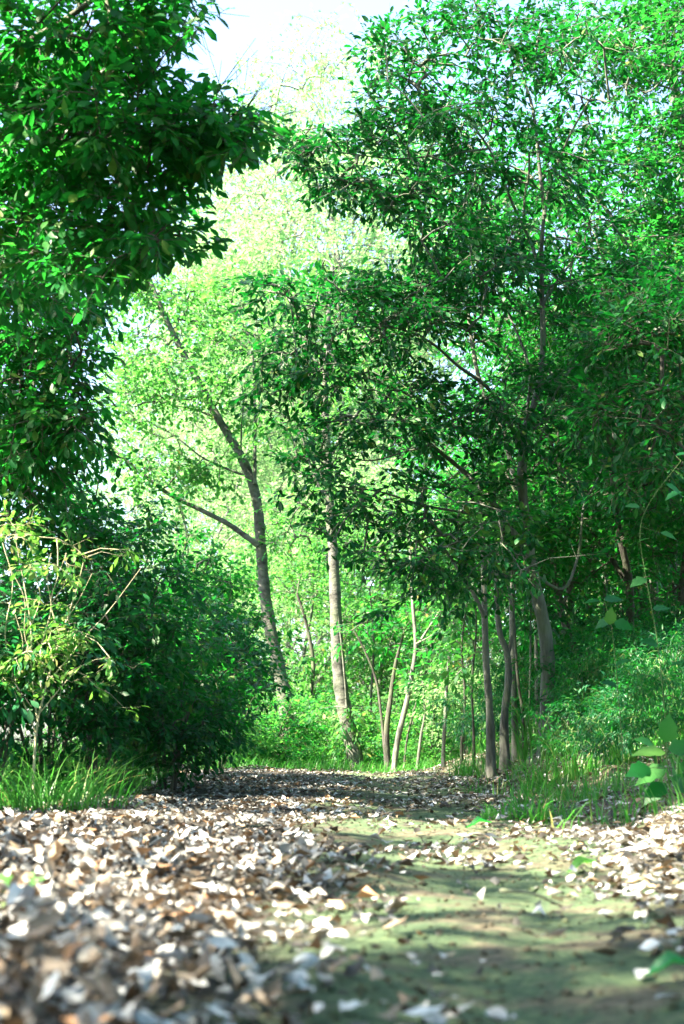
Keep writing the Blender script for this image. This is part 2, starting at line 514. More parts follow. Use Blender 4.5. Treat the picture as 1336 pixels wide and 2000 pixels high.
def make_tree(name, label, cat, base, limbs, pull, tmpl='oak', leafmat='leaf_dark', bark='bark', group=None, n_leaf=0,
              ntwig=3, nleaf=6, twig_len=0.30, leaf_len=0.11, droop=0.3, flat=0.55, spread=0.8, carve=True, skip=0.35, tip_r=0.0035, trunk_sides=12, single=None, wood_kind='trunk', thin=None, sticks=True):
    """limbs: list of (points(n,3), radii(n)); the first one is the trunk"""
    base = np.asarray(base, float)
    root = empty(name, base)
    tag(root, label, cat, group)
    kids = []
    nodes = []
    first = None
    for i, (P, r) in enumerate(limbs):
        tb = Tubes()
        Q = smooth_line(np.column_stack([P, r]), 5, 0.0)
        c = Q[:, :3].copy()
        rr = np.maximum(Q[:, 3], 0.002)
        rr = rr * (1 + 0.06 * np.sin(np.arange(len(rr)) * 1.9 + i))
        tb.add(c, rr, trunk_sides if i == 0 else 8)
        me = tb.mesh('trunk' if i == 0 else 'limb', M[bark], base)
        o = link(wood_kind if i == 0 else 'limb', me, root)
        kids.append(o)
        k0 = int(len(c) * skip) if i == 0 else int(len(c) * 0.25)
        nodes.append(c[k0:])
    nodes = np.concatenate(nodes)
    pull = np.asarray(pull)
    if thin is not None:
        pull = pull[thin(pull, -25)]
    if carve == 2:
        pull = pull[~sunlit_gap(pull)]
    big, w, chains, tips, dirs = grow(nodes, pull)
    pos, D, Nn, size, ta, tb_ = sprays(tips, dirs, ntwig, nleaf, twig_len, leaf_len, flat, droop, spread)
    if carve:
        keep = ~sunlit_gap(pos)
        pos, D, Nn, size = pos[keep], D[keep], Nn[keep], size[keep]
    if thin is not None:
        keep = thin(pos)
        pos, D, Nn, size = pos[keep], D[keep], Nn[keep], size[keep]
    tb = Tubes()
    for c in chains:
        tb.add(big[c], tip_r * np.clip(w[c], 1, 45) ** 0.42, 4)
    if sticks:
        tb.sticks(ta, tb_, tip_r * 0.7, tip_r * 0.35)
    kids.append(tag(link('branchwork', tb.mesh('branchwork', M[bark], base), root), kind='stuff'))
    if n_leaf:
        px, py, zc = proj(pos)
        vis = (px > -10) & (px < 1346) & (py > -10) & (py < 1500) & (pos[:, 1] > 0.5)
        score = np.where(vis, size / zc, -1)
        pick = np.argsort(-score)[:n_leaf]
        pick = pick[score[pick] > 0]
        me = single_leaf_mesh(single or tmpl, M[leafmat])
        d_, s_, u_ = frames(D[pick], Nn[pick])
        for q, k in enumerate(pick):
            o = link('leaf', me, root)
            l = size[k]
            p = pos[k] - base
            o.matrix_local = Matrix(((d_[q, 0] * l, s_[q, 0] * l, u_[q, 0] * l, p[0]), (d_[q, 1] * l, s_[q, 1] * l, u_[q, 1] * l, p[1]), (d_[q, 2] * l, s_[q, 2] * l, u_[q, 2] * l, p[2]), (0, 0, 0, 1)))
            kids.append(o)
        m = np.ones(len(pos), bool)
        m[pick] = False
        pos, D, Nn, size = pos[m], D[m], Nn[m], size[m]
    if len(pos):
        f = link('crown', leaves_mesh('crown', tmpl, pos, D, Nn, size, M[leafmat], base), root)
        tag(f, kind='stuff')
        kids.append(f)
    KIDS[root.name] = kids
    return root

def limb(pts, Y, w0, w1=None):
    """a limb from photograph pixels: pts (px, py) or (px, py, Y); widths in pixels at its two ends"""
    A = np.array([(p[0], p[1], p[2] if len(p) > 2 else Y) for p in pts], float)
    P = at(A[:, 0], A[:, 1], A[:, 2])
    w = np.linspace(w0, w1 if w1 is not None else w0 * 0.4, len(A))
    return P, 0.36 * w * A[:, 2] / F
def to_ground(L, flare=1.55):
    """carry the trunk down into the soil below its lowest seen point"""
    P, r = L
    b = P[0].copy()
    g = float(gz(b[0], b[1]))
    if b[2] > g + 0.05:
        P = np.vstack([[b[0], b[1], g - 0.08], P])
        r = np.concatenate([[r[0] * flare], r])
    else:
        P = P.copy()
        P[0, 2] = g - 0.08
    return P, r
def blobs(lst, k=1.0, pad=7, pr=0.20, even=0.3):
    """attraction points in ellipsoids: (px, py, half width px, half height px, Y, half depth m, count);
    most of them gathered in flat sprays the way boughs carry their leaves"""
    out = []
    for cx, cyy, rx, ry, Y, dy, n in lst:
        n = max(3, int(n * k))
        ne = max(1, int(n * even))
        npad = max(1, (n - ne) // pad)
        u = nrm(rng.normal(0, 1, (ne + npad, 3))) * rng.uniform(0, 1, (ne + npad, 1)) ** (1 / 2.4)
        c = at(cx + u[:, 0] * rx, cyy + u[:, 1] * ry, Y + u[:, 2] * dy)
        out.append(c[:ne])
        tilt = rng.normal(0, 0.25, (npad, 1, 2))
        q = rng.normal(0, 1, (npad, pad, 3)) * np.array([pr, pr, pr * 0.13])
        q[:, :, 2] += (q[:, :, :2] * tilt).sum(-1) - 0.25 * (q[:, :, :2] ** 2).sum(-1)
        out.append((c[ne:, None] + q).reshape(-1, 3))
    return np.concatenate(out)

# =================================================================== THE SETTING
def spaced(lo, hi, fine_lo, fine_hi, step, growth=1.25):
    a = list(np.arange(fine_lo, fine_hi + 1e-6, step))
    s = step
    while a[-1] < hi:
        s *= growth
        a.append(a[-1] + s)
    s = step
    while a[0] > lo:
        s *= growth
        a.insert(0, a[0] - s)
    return np.array(a)
gx = spaced(-400, 400, -2.9, 3.1, 0.1)
gy = spaced(-60, 600, -1.0, 24.0, 0.12)
XX, YY = np.meshgrid(gx, gy, indexing='ij')
warp = np.exp(-(XX / 3.5) ** 2)
XW = XX + warp * (0.10 * np.sin(YY * 0.9) + 0.05 * np.sin(YY * 2.7 + 1))
GV = np.stack([XW, YY, gz(XW, YY)], -1).reshape(-1, 3)
ny = len(gy)
ii, jj = np.meshgrid(np.arange(len(gx) - 1), np.arange(ny - 1), indexing='ij')
Q = np.stack([ii * ny + jj, (ii + 1) * ny + jj, (ii + 1) * ny + jj + 1, ii * ny + jj + 1], -1).reshape(-1, 4)
cxm = 0.5 * (XX[ii, jj] + XX[ii + 1, jj]).ravel()
cym = 0.5 * (YY[ii, jj] + YY[ii, jj + 1]).ravel()
is_path = (cxm > -1.9) & (cxm < 1.3) & (cym > -1.0) & (cym < 23)
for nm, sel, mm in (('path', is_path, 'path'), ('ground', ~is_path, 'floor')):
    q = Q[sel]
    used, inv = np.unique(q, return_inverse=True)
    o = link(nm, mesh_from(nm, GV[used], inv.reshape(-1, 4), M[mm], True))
    tag(o, kind='structure')

# =================================================================== TREES
def outline(table, side, soft=26):
    """keeps what lies on the crown's side of an uneven outline (y px -> x px)"""
    ty, tx = np.array(table, float).T
    def f(P, slack=0):
        px, py, zc = proj(P)
        lim = np.interp(py, ty, tx) + side * (rng.exponential(soft, len(px)) - 12) + 10 * np.sin(py * 0.11) - side * slack
        return (px > lim) if side > 0 else (px < lim)
    return f
DM = 'leaf_dark'
# --- the forked tree on the right bank
T1 = [to_ground(limb([(1068, 1405), (1070, 1300), (1062, 1220), (1042, 1130), (1030, 1050), (1020, 950), (1022, 840)], 13.0, 42, 24)),
      limb([(975, 1010), (900, 1000, 12.7), (820, 985, 12.4), (740, 960, 12.2), (660, 950, 12.1)], 12.9, 9, 4),
      limb([(850, 875, 12.7), (800, 880, 12.5), (720, 900, 12.3), (640, 880, 12.2)], 12.7, 7, 3),
      limb([(955, 290, 12.5), (880, 300, 12.3), (780, 310, 12.1), (680, 300, 11.9), (600, 290, 11.8)], 12.4, 7, 3),
      limb([(770, 640, 11.9), (680, 610, 11.8), (600, 590, 11.7), (530, 570, 11.7)], 11.9, 6, 2),
      limb([(1022, 850), (1048, 770), (1060, 680), (1058, 560), (1058, 480), (1066, 400, 12.9), (1085, 330, 12.8), (1115, 260, 12.7), (1160, 180, 12.6)], 13.0, 19, 5),
      limb([(1064, 420, 12.9), (1054, 330), (1040, 210), (1008, 120), (965, 20), (940, -120)], 12.9, 12, 4),
      limb([(1020, 1062), (985, 1015), (945, 958), (895, 912), (850, 875, 12.7), (790, 825, 12.5), (745, 800, 12.3)], 13.0, 20, 6),
      limb([(1018, 880), (985, 805), (950, 755, 12.7), (895, 715, 12.4), (840, 668, 12.1), (770, 640, 11.9), (690, 640, 11.7)], 13.0, 14, 4),
      limb([(1052, 520), (1035, 470), (1000, 395, 12.7), (955, 290, 12.5), (890, 205, 12.3), (820, 130, 12.2)], 13.0, 11, 3),
      limb([(1024, 840), (1035, 730, 13.2), (1010, 650, 13.4), (985, 600, 13.5), (960, 540, 13.6)], 13.1, 10, 4),
      limb([(1040, 1120), (1100, 1150, 13.4), (1130, 1080, 13.6), (1140, 990, 13.8), (1165, 940, 14), (1200, 860, 14.2)], 13.1, 9, 4),
      limb([(1056, 600), (1110, 520, 13.3), (1180, 450, 13.6), (1260, 400, 13.9)], 13.0, 9, 3)]
pull = blobs([(755, 105, 65, 60, 12.2, 0.5, 70), (830, 210, 110, 110, 12.3, 0.9, 120), (950, 80, 130, 90, 12.8, 1.0, 110), (1080, 110, 110, 110, 12.7, 1.0, 110), (745, 210, 50, 60, 12.2, 0.4, 50),
              (600, 285, 80, 28, 11.8, 0.3, 84), (670, 350, 85, 60, 12.0, 0.5, 100), (780, 330, 80, 70, 12.2, 0.7, 45), (830, 420, 120, 80, 12.3, 0.9, 75), (980, 300, 130, 110, 12.8, 1.0, 85), (1120, 330, 110, 120, 13, 1.0, 85),
              (850, 520, 130, 70, 12.4, 0.8, 70), (540, 575, 60, 30, 11.7, 0.3, 60), (620, 600, 90, 55, 11.8, 0.5, 75), (720, 600, 110, 55, 11.9, 0.7, 65), (560, 690, 70, 60, 11.9, 0.4, 46), (660, 700, 100, 60, 12.0, 0.7, 55), (550, 770, 60, 40, 12.0, 0.4, 30), (680, 780, 120, 60, 12.2, 0.8, 60),
              (820, 640, 120, 90, 12.5, 0.9, 85), (950, 560, 130, 100, 13, 1.0, 90), (1080, 560, 110, 110, 13.4, 0.9, 80), (880, 790, 120, 90, 12.5, 0.9, 85), (740, 880, 140, 90, 12.3, 0.9, 55), (580, 880, 60, 50, 12.1, 0.4, 30), (640, 940, 80, 60, 12.2, 0.6, 50),
              (730, 980, 120, 70, 12.3, 0.8, 55), (700, 1040, 90, 40, 12.1, 0.6, 36), (850, 1000, 120, 80, 12.5, 0.8, 45), (880, 1080, 100, 45, 12.3, 0.7, 48), (970, 1080, 70, 35, 12.0, 0.5, 24), (790, 1090, 80, 30, 12.1, 0.5, 16),
              (1000, 760, 130, 100, 12.8, 0.9, 80), (1080, 900, 90, 70, 13.2, 0.7, 34), (1180, 700, 120, 120, 13.8, 1.0, 70), (1150, 480, 130, 100, 13.6, 1.0, 70), (940, 900, 110, 60, 12.7, 0.7, 45)], 0.60, pad=11, pr=0.33, even=0.14)
T1_EDGE = outline([(-200, 800), (0, 800), (50, 690), (190, 690), (235, 700), (258, 500), (302, 490), (335, 560), (410, 610), (430, 720), (515, 735), (540, 455), (600, 430), (760, 440), (840, 490), (960, 510), (1040, 600), (1120, 640), (1300, 700)], 1)
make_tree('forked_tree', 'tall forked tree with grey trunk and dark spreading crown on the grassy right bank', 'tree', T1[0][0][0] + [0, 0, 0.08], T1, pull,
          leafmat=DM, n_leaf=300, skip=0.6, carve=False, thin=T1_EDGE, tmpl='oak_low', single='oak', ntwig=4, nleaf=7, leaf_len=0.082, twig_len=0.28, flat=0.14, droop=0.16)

# --- pale slender trunk just behind it
T1b = [to_ground(limb([(1005, 1390), (1000, 1180), (1010, 1000), (985, 850), (945, 770), (925, 690), (913, 590), (908, 480), (914, 380), (930, 300)], 14.6, 17, 7)),
       limb([(912, 440), (935, 420), (945, 370), (965, 330)], 14.6, 6, 3), limb([(925, 690), (930, 580), (935, 480), (940, 400)], 14.7, 8, 4)]
pull = blobs([(930, 250, 110, 110, 14.8, 0.9, 45), (860, 330, 90, 80, 14.8, 0.8, 30), (980, 420, 110, 90, 15, 0.9, 35), (890, 560, 110, 90, 14.8, 0.8, 35), (960, 680, 110, 80, 15, 0.8, 35)])
make_tree('slender_tree', 'slender pale trunk rising behind the forked tree, bending left then upright', 'tree', T1b[0][0][0] + [0, 0, 0.08], T1b, pull, leafmat='leaf_mid', bark='bark_pale', n_leaf=60, skip=0.6, tmpl='oak_low', single='oak', ntwig=4, leaf_len=0.08)

# --- coppice stems left of the forked tree
def small_tree(label, limbs, blob, leafmat='leaf_mid', bark='bark', n_leaf=40, tmpl='oak_low', group=None, name='sapling', cat='tree', **kw):
    L = [to_ground(limbs[0])] + limbs[1:]
    return make_tree(name, label, cat, L[0][0][0] + [0, 0, 0.08], L, blobs(blob), tmpl=tmpl, leafmat=leafmat, bark=bark, n_leaf=n_leaf, group=group, **kw)
small_tree('young tree with straight pale trunk and a dark branch forking left at head height',
           [limb([(957, 1400), (950, 1300), (946, 1180), (944, 1080), (938, 960)], 13.6, 21, 12), limb([(946, 1205), (925, 1160), (908, 1135), (880, 1090), (850, 1060)], 13.5, 13, 5)],
           [(900, 1060, 90, 45, 13.0, 0.6, 26), (950, 960, 80, 60, 13.6, 0.7, 28), (960, 1110, 55, 25, 12.6, 0.3, 16)], 'leaf_lit', 'bark_pale', 60, skip=0.7)
small_tree('young tree whose grey trunk bends sharply left above the grass',
           [limb([(985, 1405), (993, 1330), (990, 1275), (976, 1235), (970, 1160), (975, 1090), (990, 1000)], 14.0, 22, 9), limb([(992, 1280), (1003, 1220), (995, 1160), (985, 1110)], 14.0, 12, 5)],
           [(985, 990, 80, 70, 14.2, 0.7, 34), (1030, 1060, 60, 50, 14.2, 0.5, 18)], 'leaf_mid', 'bark', 40, skip=0.7)
small_tree('thin straight pole-like young tree leaning beside the forked tree',
           [limb([(1022, 1400), (1012, 1330), (1003, 1200), (1000, 1080), (1005, 960)], 14.3, 9, 5)], [(1010, 930, 70, 70, 14.5, 0.6, 26)], 'leaf_mid', 'bark_dark', 20, skip=0.7)

# --- the leaning tree at the end of the path
T3 = [to_ground(limb([(560, 1400), (545, 1310), (530, 1240), (516, 1150), (510, 1070), (500, 970), (470, 890), (425, 815), (385, 740), (350, 675), (316, 605), (290, 540)], 22.0, 40, 12)),
      limb([(505, 1066), (470, 1040), (440, 1020), (390, 995), (330, 965), (262, 912), (205, 860), (170, 820)], 21.8, 17, 6),
      limb([(498, 945), (498, 880), (498, 800), (494, 700), (480, 640)], 21.9, 11, 5), limb([(498, 850), (508, 800), (500, 760)], 21.8, 6, 4),
      limb([(480, 930), (430, 910), (390, 890), (340, 850), (300, 830)], 21.9, 7, 3), limb([(420, 815), (380, 800), (330, 790)], 21.9, 7, 3),
      limb([(470, 895), (472, 830), (475, 790), (470, 720)], 21.9, 6, 3)]
pull = blobs([(300, 600, 120, 80, 22, 1.2, 90), (420, 660, 110, 80, 22, 1.2, 80), (300, 720, 120, 80, 21.8, 1.2, 100), (430, 780, 90, 70, 21.8, 1.0, 60), (250, 800, 90, 80, 21.6, 1.0, 70),
              (330, 900, 120, 70, 21.6, 1.0, 80), (420, 900, 80, 50, 21.8, 0.8, 30), (470, 720, 60, 80, 21.8, 0.8, 36), (240, 560, 90, 60, 22, 1.0, 50), (390, 560, 90, 50, 22.2, 1.0, 40)])
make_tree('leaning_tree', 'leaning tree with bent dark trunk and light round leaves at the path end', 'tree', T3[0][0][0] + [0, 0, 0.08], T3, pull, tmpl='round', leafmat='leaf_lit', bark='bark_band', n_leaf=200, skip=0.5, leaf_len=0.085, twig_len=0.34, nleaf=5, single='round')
T4 = [to_ground(limb([(697, 1500), (685, 1440), (670, 1370), (661, 1300), (656, 1200), (652, 1100), (645, 1000), (640, 900), (635, 780), (640, 640), (650, 520)], 20.8, 46, 12)),
      limb([(645, 1000), (610, 920), (590, 850), (570, 780)], 20.8, 11, 4), limb([(640, 900), (680, 830), (720, 780), (760, 700)], 20.8, 11, 4), limb([(636, 720), (600, 690), (580, 640)], 20.9, 9, 4)]
pull = blobs([(600, 800, 120, 100, 21.2, 1.3, 60), (700, 730, 130, 100, 21.2, 1.3, 70), (640, 560, 120, 110, 21.5, 1.4, 60), (610, 960, 80, 60, 21.2, 0.8, 36), (570, 1040, 70, 70, 21.4, 0.8, 36), (684, 1430, 18, 60, 20.75, 0.12, 26)])
make_tree('upright_tree', 'upright tree with ringed pale trunk, dark at its foot, where the path ends', 'tree', T4[0][0][0] + [0, 0, 0.08], T4, pull, leafmat='leaf_lit', bark='bark_band', n_leaf=100, skip=0.55, leaf_len=0.10, tmpl='oak_low', single='oak')

small_tree('sapling with smooth grey stem forking right at the crest of the path',
           [limb([(770, 1500), (778, 1440), (795, 1370), (806, 1310), (812, 1262), (808, 1200), (803, 1120), (800, 1040)], 19.4, 17, 7), limb([(814, 1262), (835, 1230), (858, 1195), (880, 1165)], 19.4, 7, 3), limb([(812, 1258), (845, 1240), (880, 1210), (905, 1180)], 19.3, 5, 2)],
           [(800, 1060, 80, 70, 19.6, 0.9, 34), (880, 1140, 60, 35, 19.4, 0.5, 14)], 'leaf_lit', 'bark_pale', 40, skip=0.7)
small_tree('dark double-stemmed sapling close to the ringed tree',
           [limb([(757, 1500), (755, 1430), (762, 1370), (772, 1300), (790, 1230)], 19.8, 20, 6), limb([(752, 1470), (745, 1400), (735, 1330), (712, 1270), (690, 1230)], 19.8, 9, 4)],
           [(790, 1210, 60, 45, 20, 0.6, 22), (690, 1220, 50, 40, 20, 0.5, 18)], 'leaf_mid', 'bark_dark', 30, skip=0.7)
small_tree('crooked thin sapling with bare side twigs right of the path crest',
           [limb([(866, 1470), (870, 1390), (874, 1320), (880, 1260), (892, 1190)], 18.6, 11, 5), limb([(872, 1340), (900, 1310), (925, 1290)], 18.6, 4, 2)],
           [(890, 1190, 60, 40, 18.6, 0.6, 20), (860, 1260, 40, 35, 18.6, 0.4, 8)], 'leaf_mid', 'bark', 30, skip=0.7)
small_tree('short leaning sapling behind the path crest, half hidden in ferny leaves',
           [limb([(815, 1500), (822, 1440), (830, 1390), (826, 1330)], 19.6, 9, 5)], [(826, 1330, 50, 40, 19.6, 0.5, 16)], 'leaf_mid', 'bark', 20, skip=0.7)

for pts_, Y_, w_, lb_ in [([(728, 1490), (724, 1380), (730, 1260), (722, 1150)], 22.4, 7, 'straight whip-thin sapling just right of the ringed trunk'), ([(842, 1480), (848, 1390), (842, 1280), (850, 1180)], 21.0, 6, 'whip-thin sapling between the forking sapling and the crooked one'),
                          ([(902, 1450), (908, 1360), (902, 1260), (915, 1160)], 17.4, 7, 'thin dark sapling left of the young pale-trunked tree'), ([(925, 1430), (922, 1330), (930, 1230), (926, 1130)], 16.4, 6, 'thin sapling standing close by the young pale-trunked tree'),
                          ([(590, 1490), (600, 1400), (612, 1300), (596, 1210), (580, 1160)], 24.5, 12, 'crooked dark trunk between the leaning and ringed trees'), ([(470, 1480), (462, 1380), (470, 1280), (455, 1180)], 23.0, 7, 'thin sapling left of the leaning tree foot'),
                          ([(790, 1490), (800, 1420), (835, 1300), (860, 1210)], 20.4, 5, 'slanting thin sapling crossing behind the forking one')]:
    x0, y0 = pts_[-1]
    small_tree(lb_, [limb(pts_, Y_, w_ * 1.2, w_ * 0.6)], [(x0, y0 - 10, 70, 60, Y_, 0.7, 22), (x0, y0 + 120, 40, 60, Y_, 0.4, 8)], 'leaf_lit', 'bark_dark', 10, skip=0.6, group='thin saplings at the path end')

# --- overhanging tree on the left, trunk outside the picture
bx, by = -3.0, 7.2
P = np.array([[bx, by, gz(bx, by) - 0.08], [bx + .05, by - .05, 1.2], [bx, by, 2.6], [bx + .15, by - .1, 4.0], [bx + .1, by, 5.6], [bx + .3, by, 7.2]])
TL = [(P, np.array([.17, .14, .125, .105, .08, .05])),
      limb([(-560, 720, 7.2), (-300, 480, 7.1), (-80, 300, 7.0), (120, 230, 6.9), (280, 260, 6.9), (420, 240, 6.9)], 7, 40, 8),
      limb([(-520, 480, 7.2), (-250, 250, 7.0), (0, 110, 6.8), (110, 50, 6.7), (230, -30, 6.6), (350, -60, 6.6)], 7, 36, 8),
      limb([(-540, 850, 7.2), (-250, 640, 7.2), (-40, 560, 7.3), (110, 470, 7.3), (260, 430, 7.3)], 7, 30, 7),
      limb([(-500, 250, 7.2), (-200, -60, 6.6), (50, -250, 6.3), (300, -380, 6)], 7, 36, 9)]
pull = blobs([(60, 60, 150, 120, 7.0, 0.9, 85), (210, 90, 130, 100, 7.0, 0.7, 80), (300, 40, 95, 70, 6.8, 0.4, 50), (100, 220, 160, 110, 7.0, 0.9, 90), (270, 210, 110, 80, 7.0, 0.6, 70),
              (388, 165, 36, 50, 6.9, 0.2, 34), (350, 270, 90, 60, 6.9, 0.4, 55), (465, 235, 75, 22, 6.9, 0.2, 70), (430, 300, 50, 25, 6.9, 0.2, 26), (120, 350, 160, 110, 7.2, 0.9, 95), (375, 330, 45, 30, 6.9, 0.2, 14),
              (280, 370, 100, 70, 7.2, 0.5, 65), (310, 450, 70, 40, 7.3, 0.3, 30), (180, 460, 120, 80, 7.3, 0.7, 66), (350, 478, 40, 16, 7.3, 0.15, 20), (190, 520, 60, 35, 7.3, 0.3, 20), (390, 10, 40, 20, 6.8, 0.2, 8),
              (-150, 200, 140, 250, 7.0, 1.2, 80), (60, -160, 260, 130, 6.8, 1.4, 130), (-40, 480, 100, 100, 7.3, 0.8, 40), (300, -70, 100, 40, 6.7, 0.5, 34)], 0.52, pad=8, pr=0.20, even=0.15)
TL_EDGE = outline([(-300, 470), (0, 460), (30, 420), (100, 365), (118, 300), (138, 320), (152, 455), (205, 465), (215, 560), (262, 560), (300, 510), (335, 440), (420, 425), (450, 440), (495, 435), (525, 290), (570, 260), (800, 250)], -1, 42)
make_tree('overhanging_tree', 'leafy tree overhanging the path from the left, branch tips against white sky', 'tree', P[0] + [0, 0, .08], TL, pull, leafmat='leaf_mid', bark='bark_dark', n_leaf=300, skip=0.35, tmpl='oak_low', single='oak', ntwig=4, nleaf=8, leaf_len=0.088, twig_len=0.26, flat=0.3, droop=0.3, carve=False, thin=TL_EDGE)

# --- second tree on the left behind it, reaching lower
bx, by = -3.3, 10.2
P = np.array([[bx, by, gz(bx, by) - 0.08], [bx, by, 1.5], [bx + .1, by, 3.2], [bx - .1, by + .2, 5.4]])
TL2 = [(P, np.array([.13, .11, .09, .05])), (np.array([[bx, by, 2.4], [bx + .5, by - .3, 2.9], [bx + 1.0, by - .5, 3.1]]), np.array([.05, .035, .015])), (np.array([[bx, by, 3.3], [bx + .5, by - .2, 3.9], [bx + 1.1, by - .4, 4.4]]), np.array([.05, .035, .015]))]
pull = blobs([(60, 560, 130, 90, 9.6, 0.9, 80), (70, 720, 110, 110, 9.5, 0.9, 100), (50, 880, 110, 100, 9.5, 0.8, 90), (160, 650, 70, 60, 9.6, 0.5, 44), (140, 800, 70, 70, 9.4, 0.5, 50), (200, 590, 50, 40, 9.6, 0.4, 20), (-100, 700, 120, 260, 10, 1.0, 80), (40, 1000, 120, 60, 9.4, 0.7, 40), (40, 420, 140, 120, 10, 0.9, 60)])
make_tree('left_thicket_tree', 'dense leafy tree standing behind the overhanging tree at the left edge', 'tree', P[0] + [0, 0, .08], TL2, pull, leafmat='leaf_mid', bark='bark_dark', n_leaf=250, skip=0.3, tmpl='oak_low', single='oak', ntwig=4, leaf_len=0.085, twig_len=0.25, droop=0.45, carve=False, thin=outline([(300, 290), (600, 250), (760, 205), (850, 235), (1000, 260), (1200, 220)], -1, 36))

# --- brighter tree filling the upper right
bx, by = 4.3, 16.5
P = np.array([[bx, by, gz(bx, by) - 0.08], [bx, by, 2.0], [bx - .15, by, 4.2], [bx, by, 6.5], [bx - .2, by, 9.2]])
TR = [(P, np.array([.16, .135, .115, .09, .05])), (np.array([[bx, by, 5.0], [bx - .7, by - .3, 6.2], [bx - 1.4, by - .6, 7.2]]), np.array([.06, .04, .02])), (np.array([[bx, by, 6.2], [bx + .1, by - .8, 7.2], [bx - .3, by - 1.3, 8.4]]), np.array([.06, .04, .02])), (np.array([[bx, by, 3.6], [bx - .5, by - .6, 4.4], [bx - .9, by - .9, 4.9]]), np.array([.05, .035, .02]))]
pull = blobs([(1180, 130, 90, 110, 15.4, 1.0, 50), (1330, 60, 60, 90, 14.8, 0.8, 50), (1270, 100, 120, 120, 15.5, 1.3, 110), (1200, 40, 80, 90, 15.3, 1.0, 40), (1290, 280, 100, 120, 15.5, 1.2, 80), (1230, 420, 110, 100, 15.7, 1.2, 70), (1300, 520, 90, 100, 15.7, 1.1, 60), (1170, 280, 70, 90, 15.6, 0.9, 36), (1380, 250, 90, 300, 16, 1.4, 80), (1250, -120, 160, 120, 15.8, 1.5, 60)])
make_tree('bright_right_tree', 'large green tree behind the forked tree, filling the upper right', 'tree', P[0] + [0, 0, .08], TR, pull, leafmat='leaf_mid', bark='bark', n_leaf=120, skip=0.4, tmpl='far', single='oak', ntwig=4, leaf_len=0.085)

# --- understorey tree on the right, its shade put into dark leaf colour
bx, by = 3.4, 12.0
P = np.array([[bx, by, gz(bx, by) - 0.08], [bx + .03, by, 1.6], [bx - .05, by, 3.0], [bx, by + .1, 4.8]])
TRU = [(P, np.array([.07, .06, .045, .025])), (np.array([[bx, by, 2.3], [bx - .5, by - .4, 2.9], [bx - .9, by - .8, 3.2]]), np.array([.03, .02, .012]))]
pull = blobs([(1290, 640, 90, 90, 11.2, 0.8, 55), (1200, 640, 80, 70, 11.4, 0.7, 34), (1290, 780, 80, 80, 11.0, 0.7, 42), (1180, 800, 80, 60, 11.4, 0.7, 26), (1330, 900, 50, 60, 11, 0.5, 18), (1230, 560, 100, 60, 11.6, 0.8, 30), (1390, 700, 60, 180, 11.5, 0.8, 30)])
make_tree('understorey_tree', 'dark small tree at the right edge with glossy leaves', 'tree', P[0] + [0, 0, .08], TRU, pull, leafmat='leaf_dark', bark='bark_dark', n_leaf=150, skip=0.4, tmpl='oak_low', single='oak', ntwig=4, leaf_len=0.085)

# --- thin trunks of the wood on the right
rt = [([(1188, 1360), (1184, 1250), (1182, 1100), (1185, 980), (1178, 800)], 17.5, 15, 9, 'bark', 'slim grey trunk in the right-hand wood, nearest to the forked tree'),
      ([(1238, 1340), (1232, 1150), (1226, 1000), (1222, 860), (1226, 700)], 18.5, 10, 7, 'bark_dark', 'very thin dark trunk in the right-hand wood between two grey ones'),
      ([(1282, 1330), (1280, 1200), (1274, 1080), (1272, 940), (1276, 820), (1262, 700)], 17.0, 27, 17, 'bark_pale', 'thick pale trunk with broken side fork in the right-hand wood'),
      ([(1322, 1330), (1316, 1200), (1320, 1000), (1312, 840)], 16.0, 16, 10, 'bark_dark', 'dark trunk at the right edge of the wood beside the pale one'),
      ([(1208, 1350), (1205, 1270), (1200, 1200), (1212, 1080), (1208, 900)], 21.0, 13, 8, 'bark_pale', 'distant pale trunk in the right-hand wood seen low among weeds'),
      ([(1308, 1350), (1305, 1280), (1302, 1220), (1296, 1100), (1300, 900)], 22.0, 12, 8, 'bark', 'distant grey trunk rising behind the weeds by the pale trunk'),
      ([(1048, 1370), (1046, 1200), (1040, 1000), (1046, 900), (1040, 760)], 16.2, 10, 6, 'bark_pale', 'thin pale trunk directly behind the forked tree'),
      ([(1034, 1390), (1036, 1280), (1036, 1180), (1030, 1100)], 15.2, 6, 4, 'bark', 'whip-thin stem between the forked tree and its neighbour'),
      ([(1110, 1370), (1106, 1240), (1112, 1120), (1120, 1000), (1112, 880)], 19.5, 9, 6, 'bark_dark', 'thin dark trunk behind the forked tree toward the wood'),
      ([(1150, 1360), (1152, 1200), (1146, 1060), (1150, 920)], 22.5, 10, 7, 'bark', 'far thin trunk in a bright gap of the right-hand wood')]
for k, (pts, Y, w0, w1, bk, lb) in enumerate(rt):
    x0, y0 = pts[-1]
    small_tree(lb, [limb(pts, Y, w0, w1)], [(x0, y0 - 40, 90, 110, Y, 0.9, 40), (x0 + 10, y0 + 110, 70, 70, Y, 0.7, 14)], ['leaf_mid', 'leaf_dark'][k % 2], bk, 0, name='wood_tree', group='thin trunks of the right-hand wood', skip=0.75, tmpl='far', leaf_len=0.09, nleaf=6, ntwig=4)

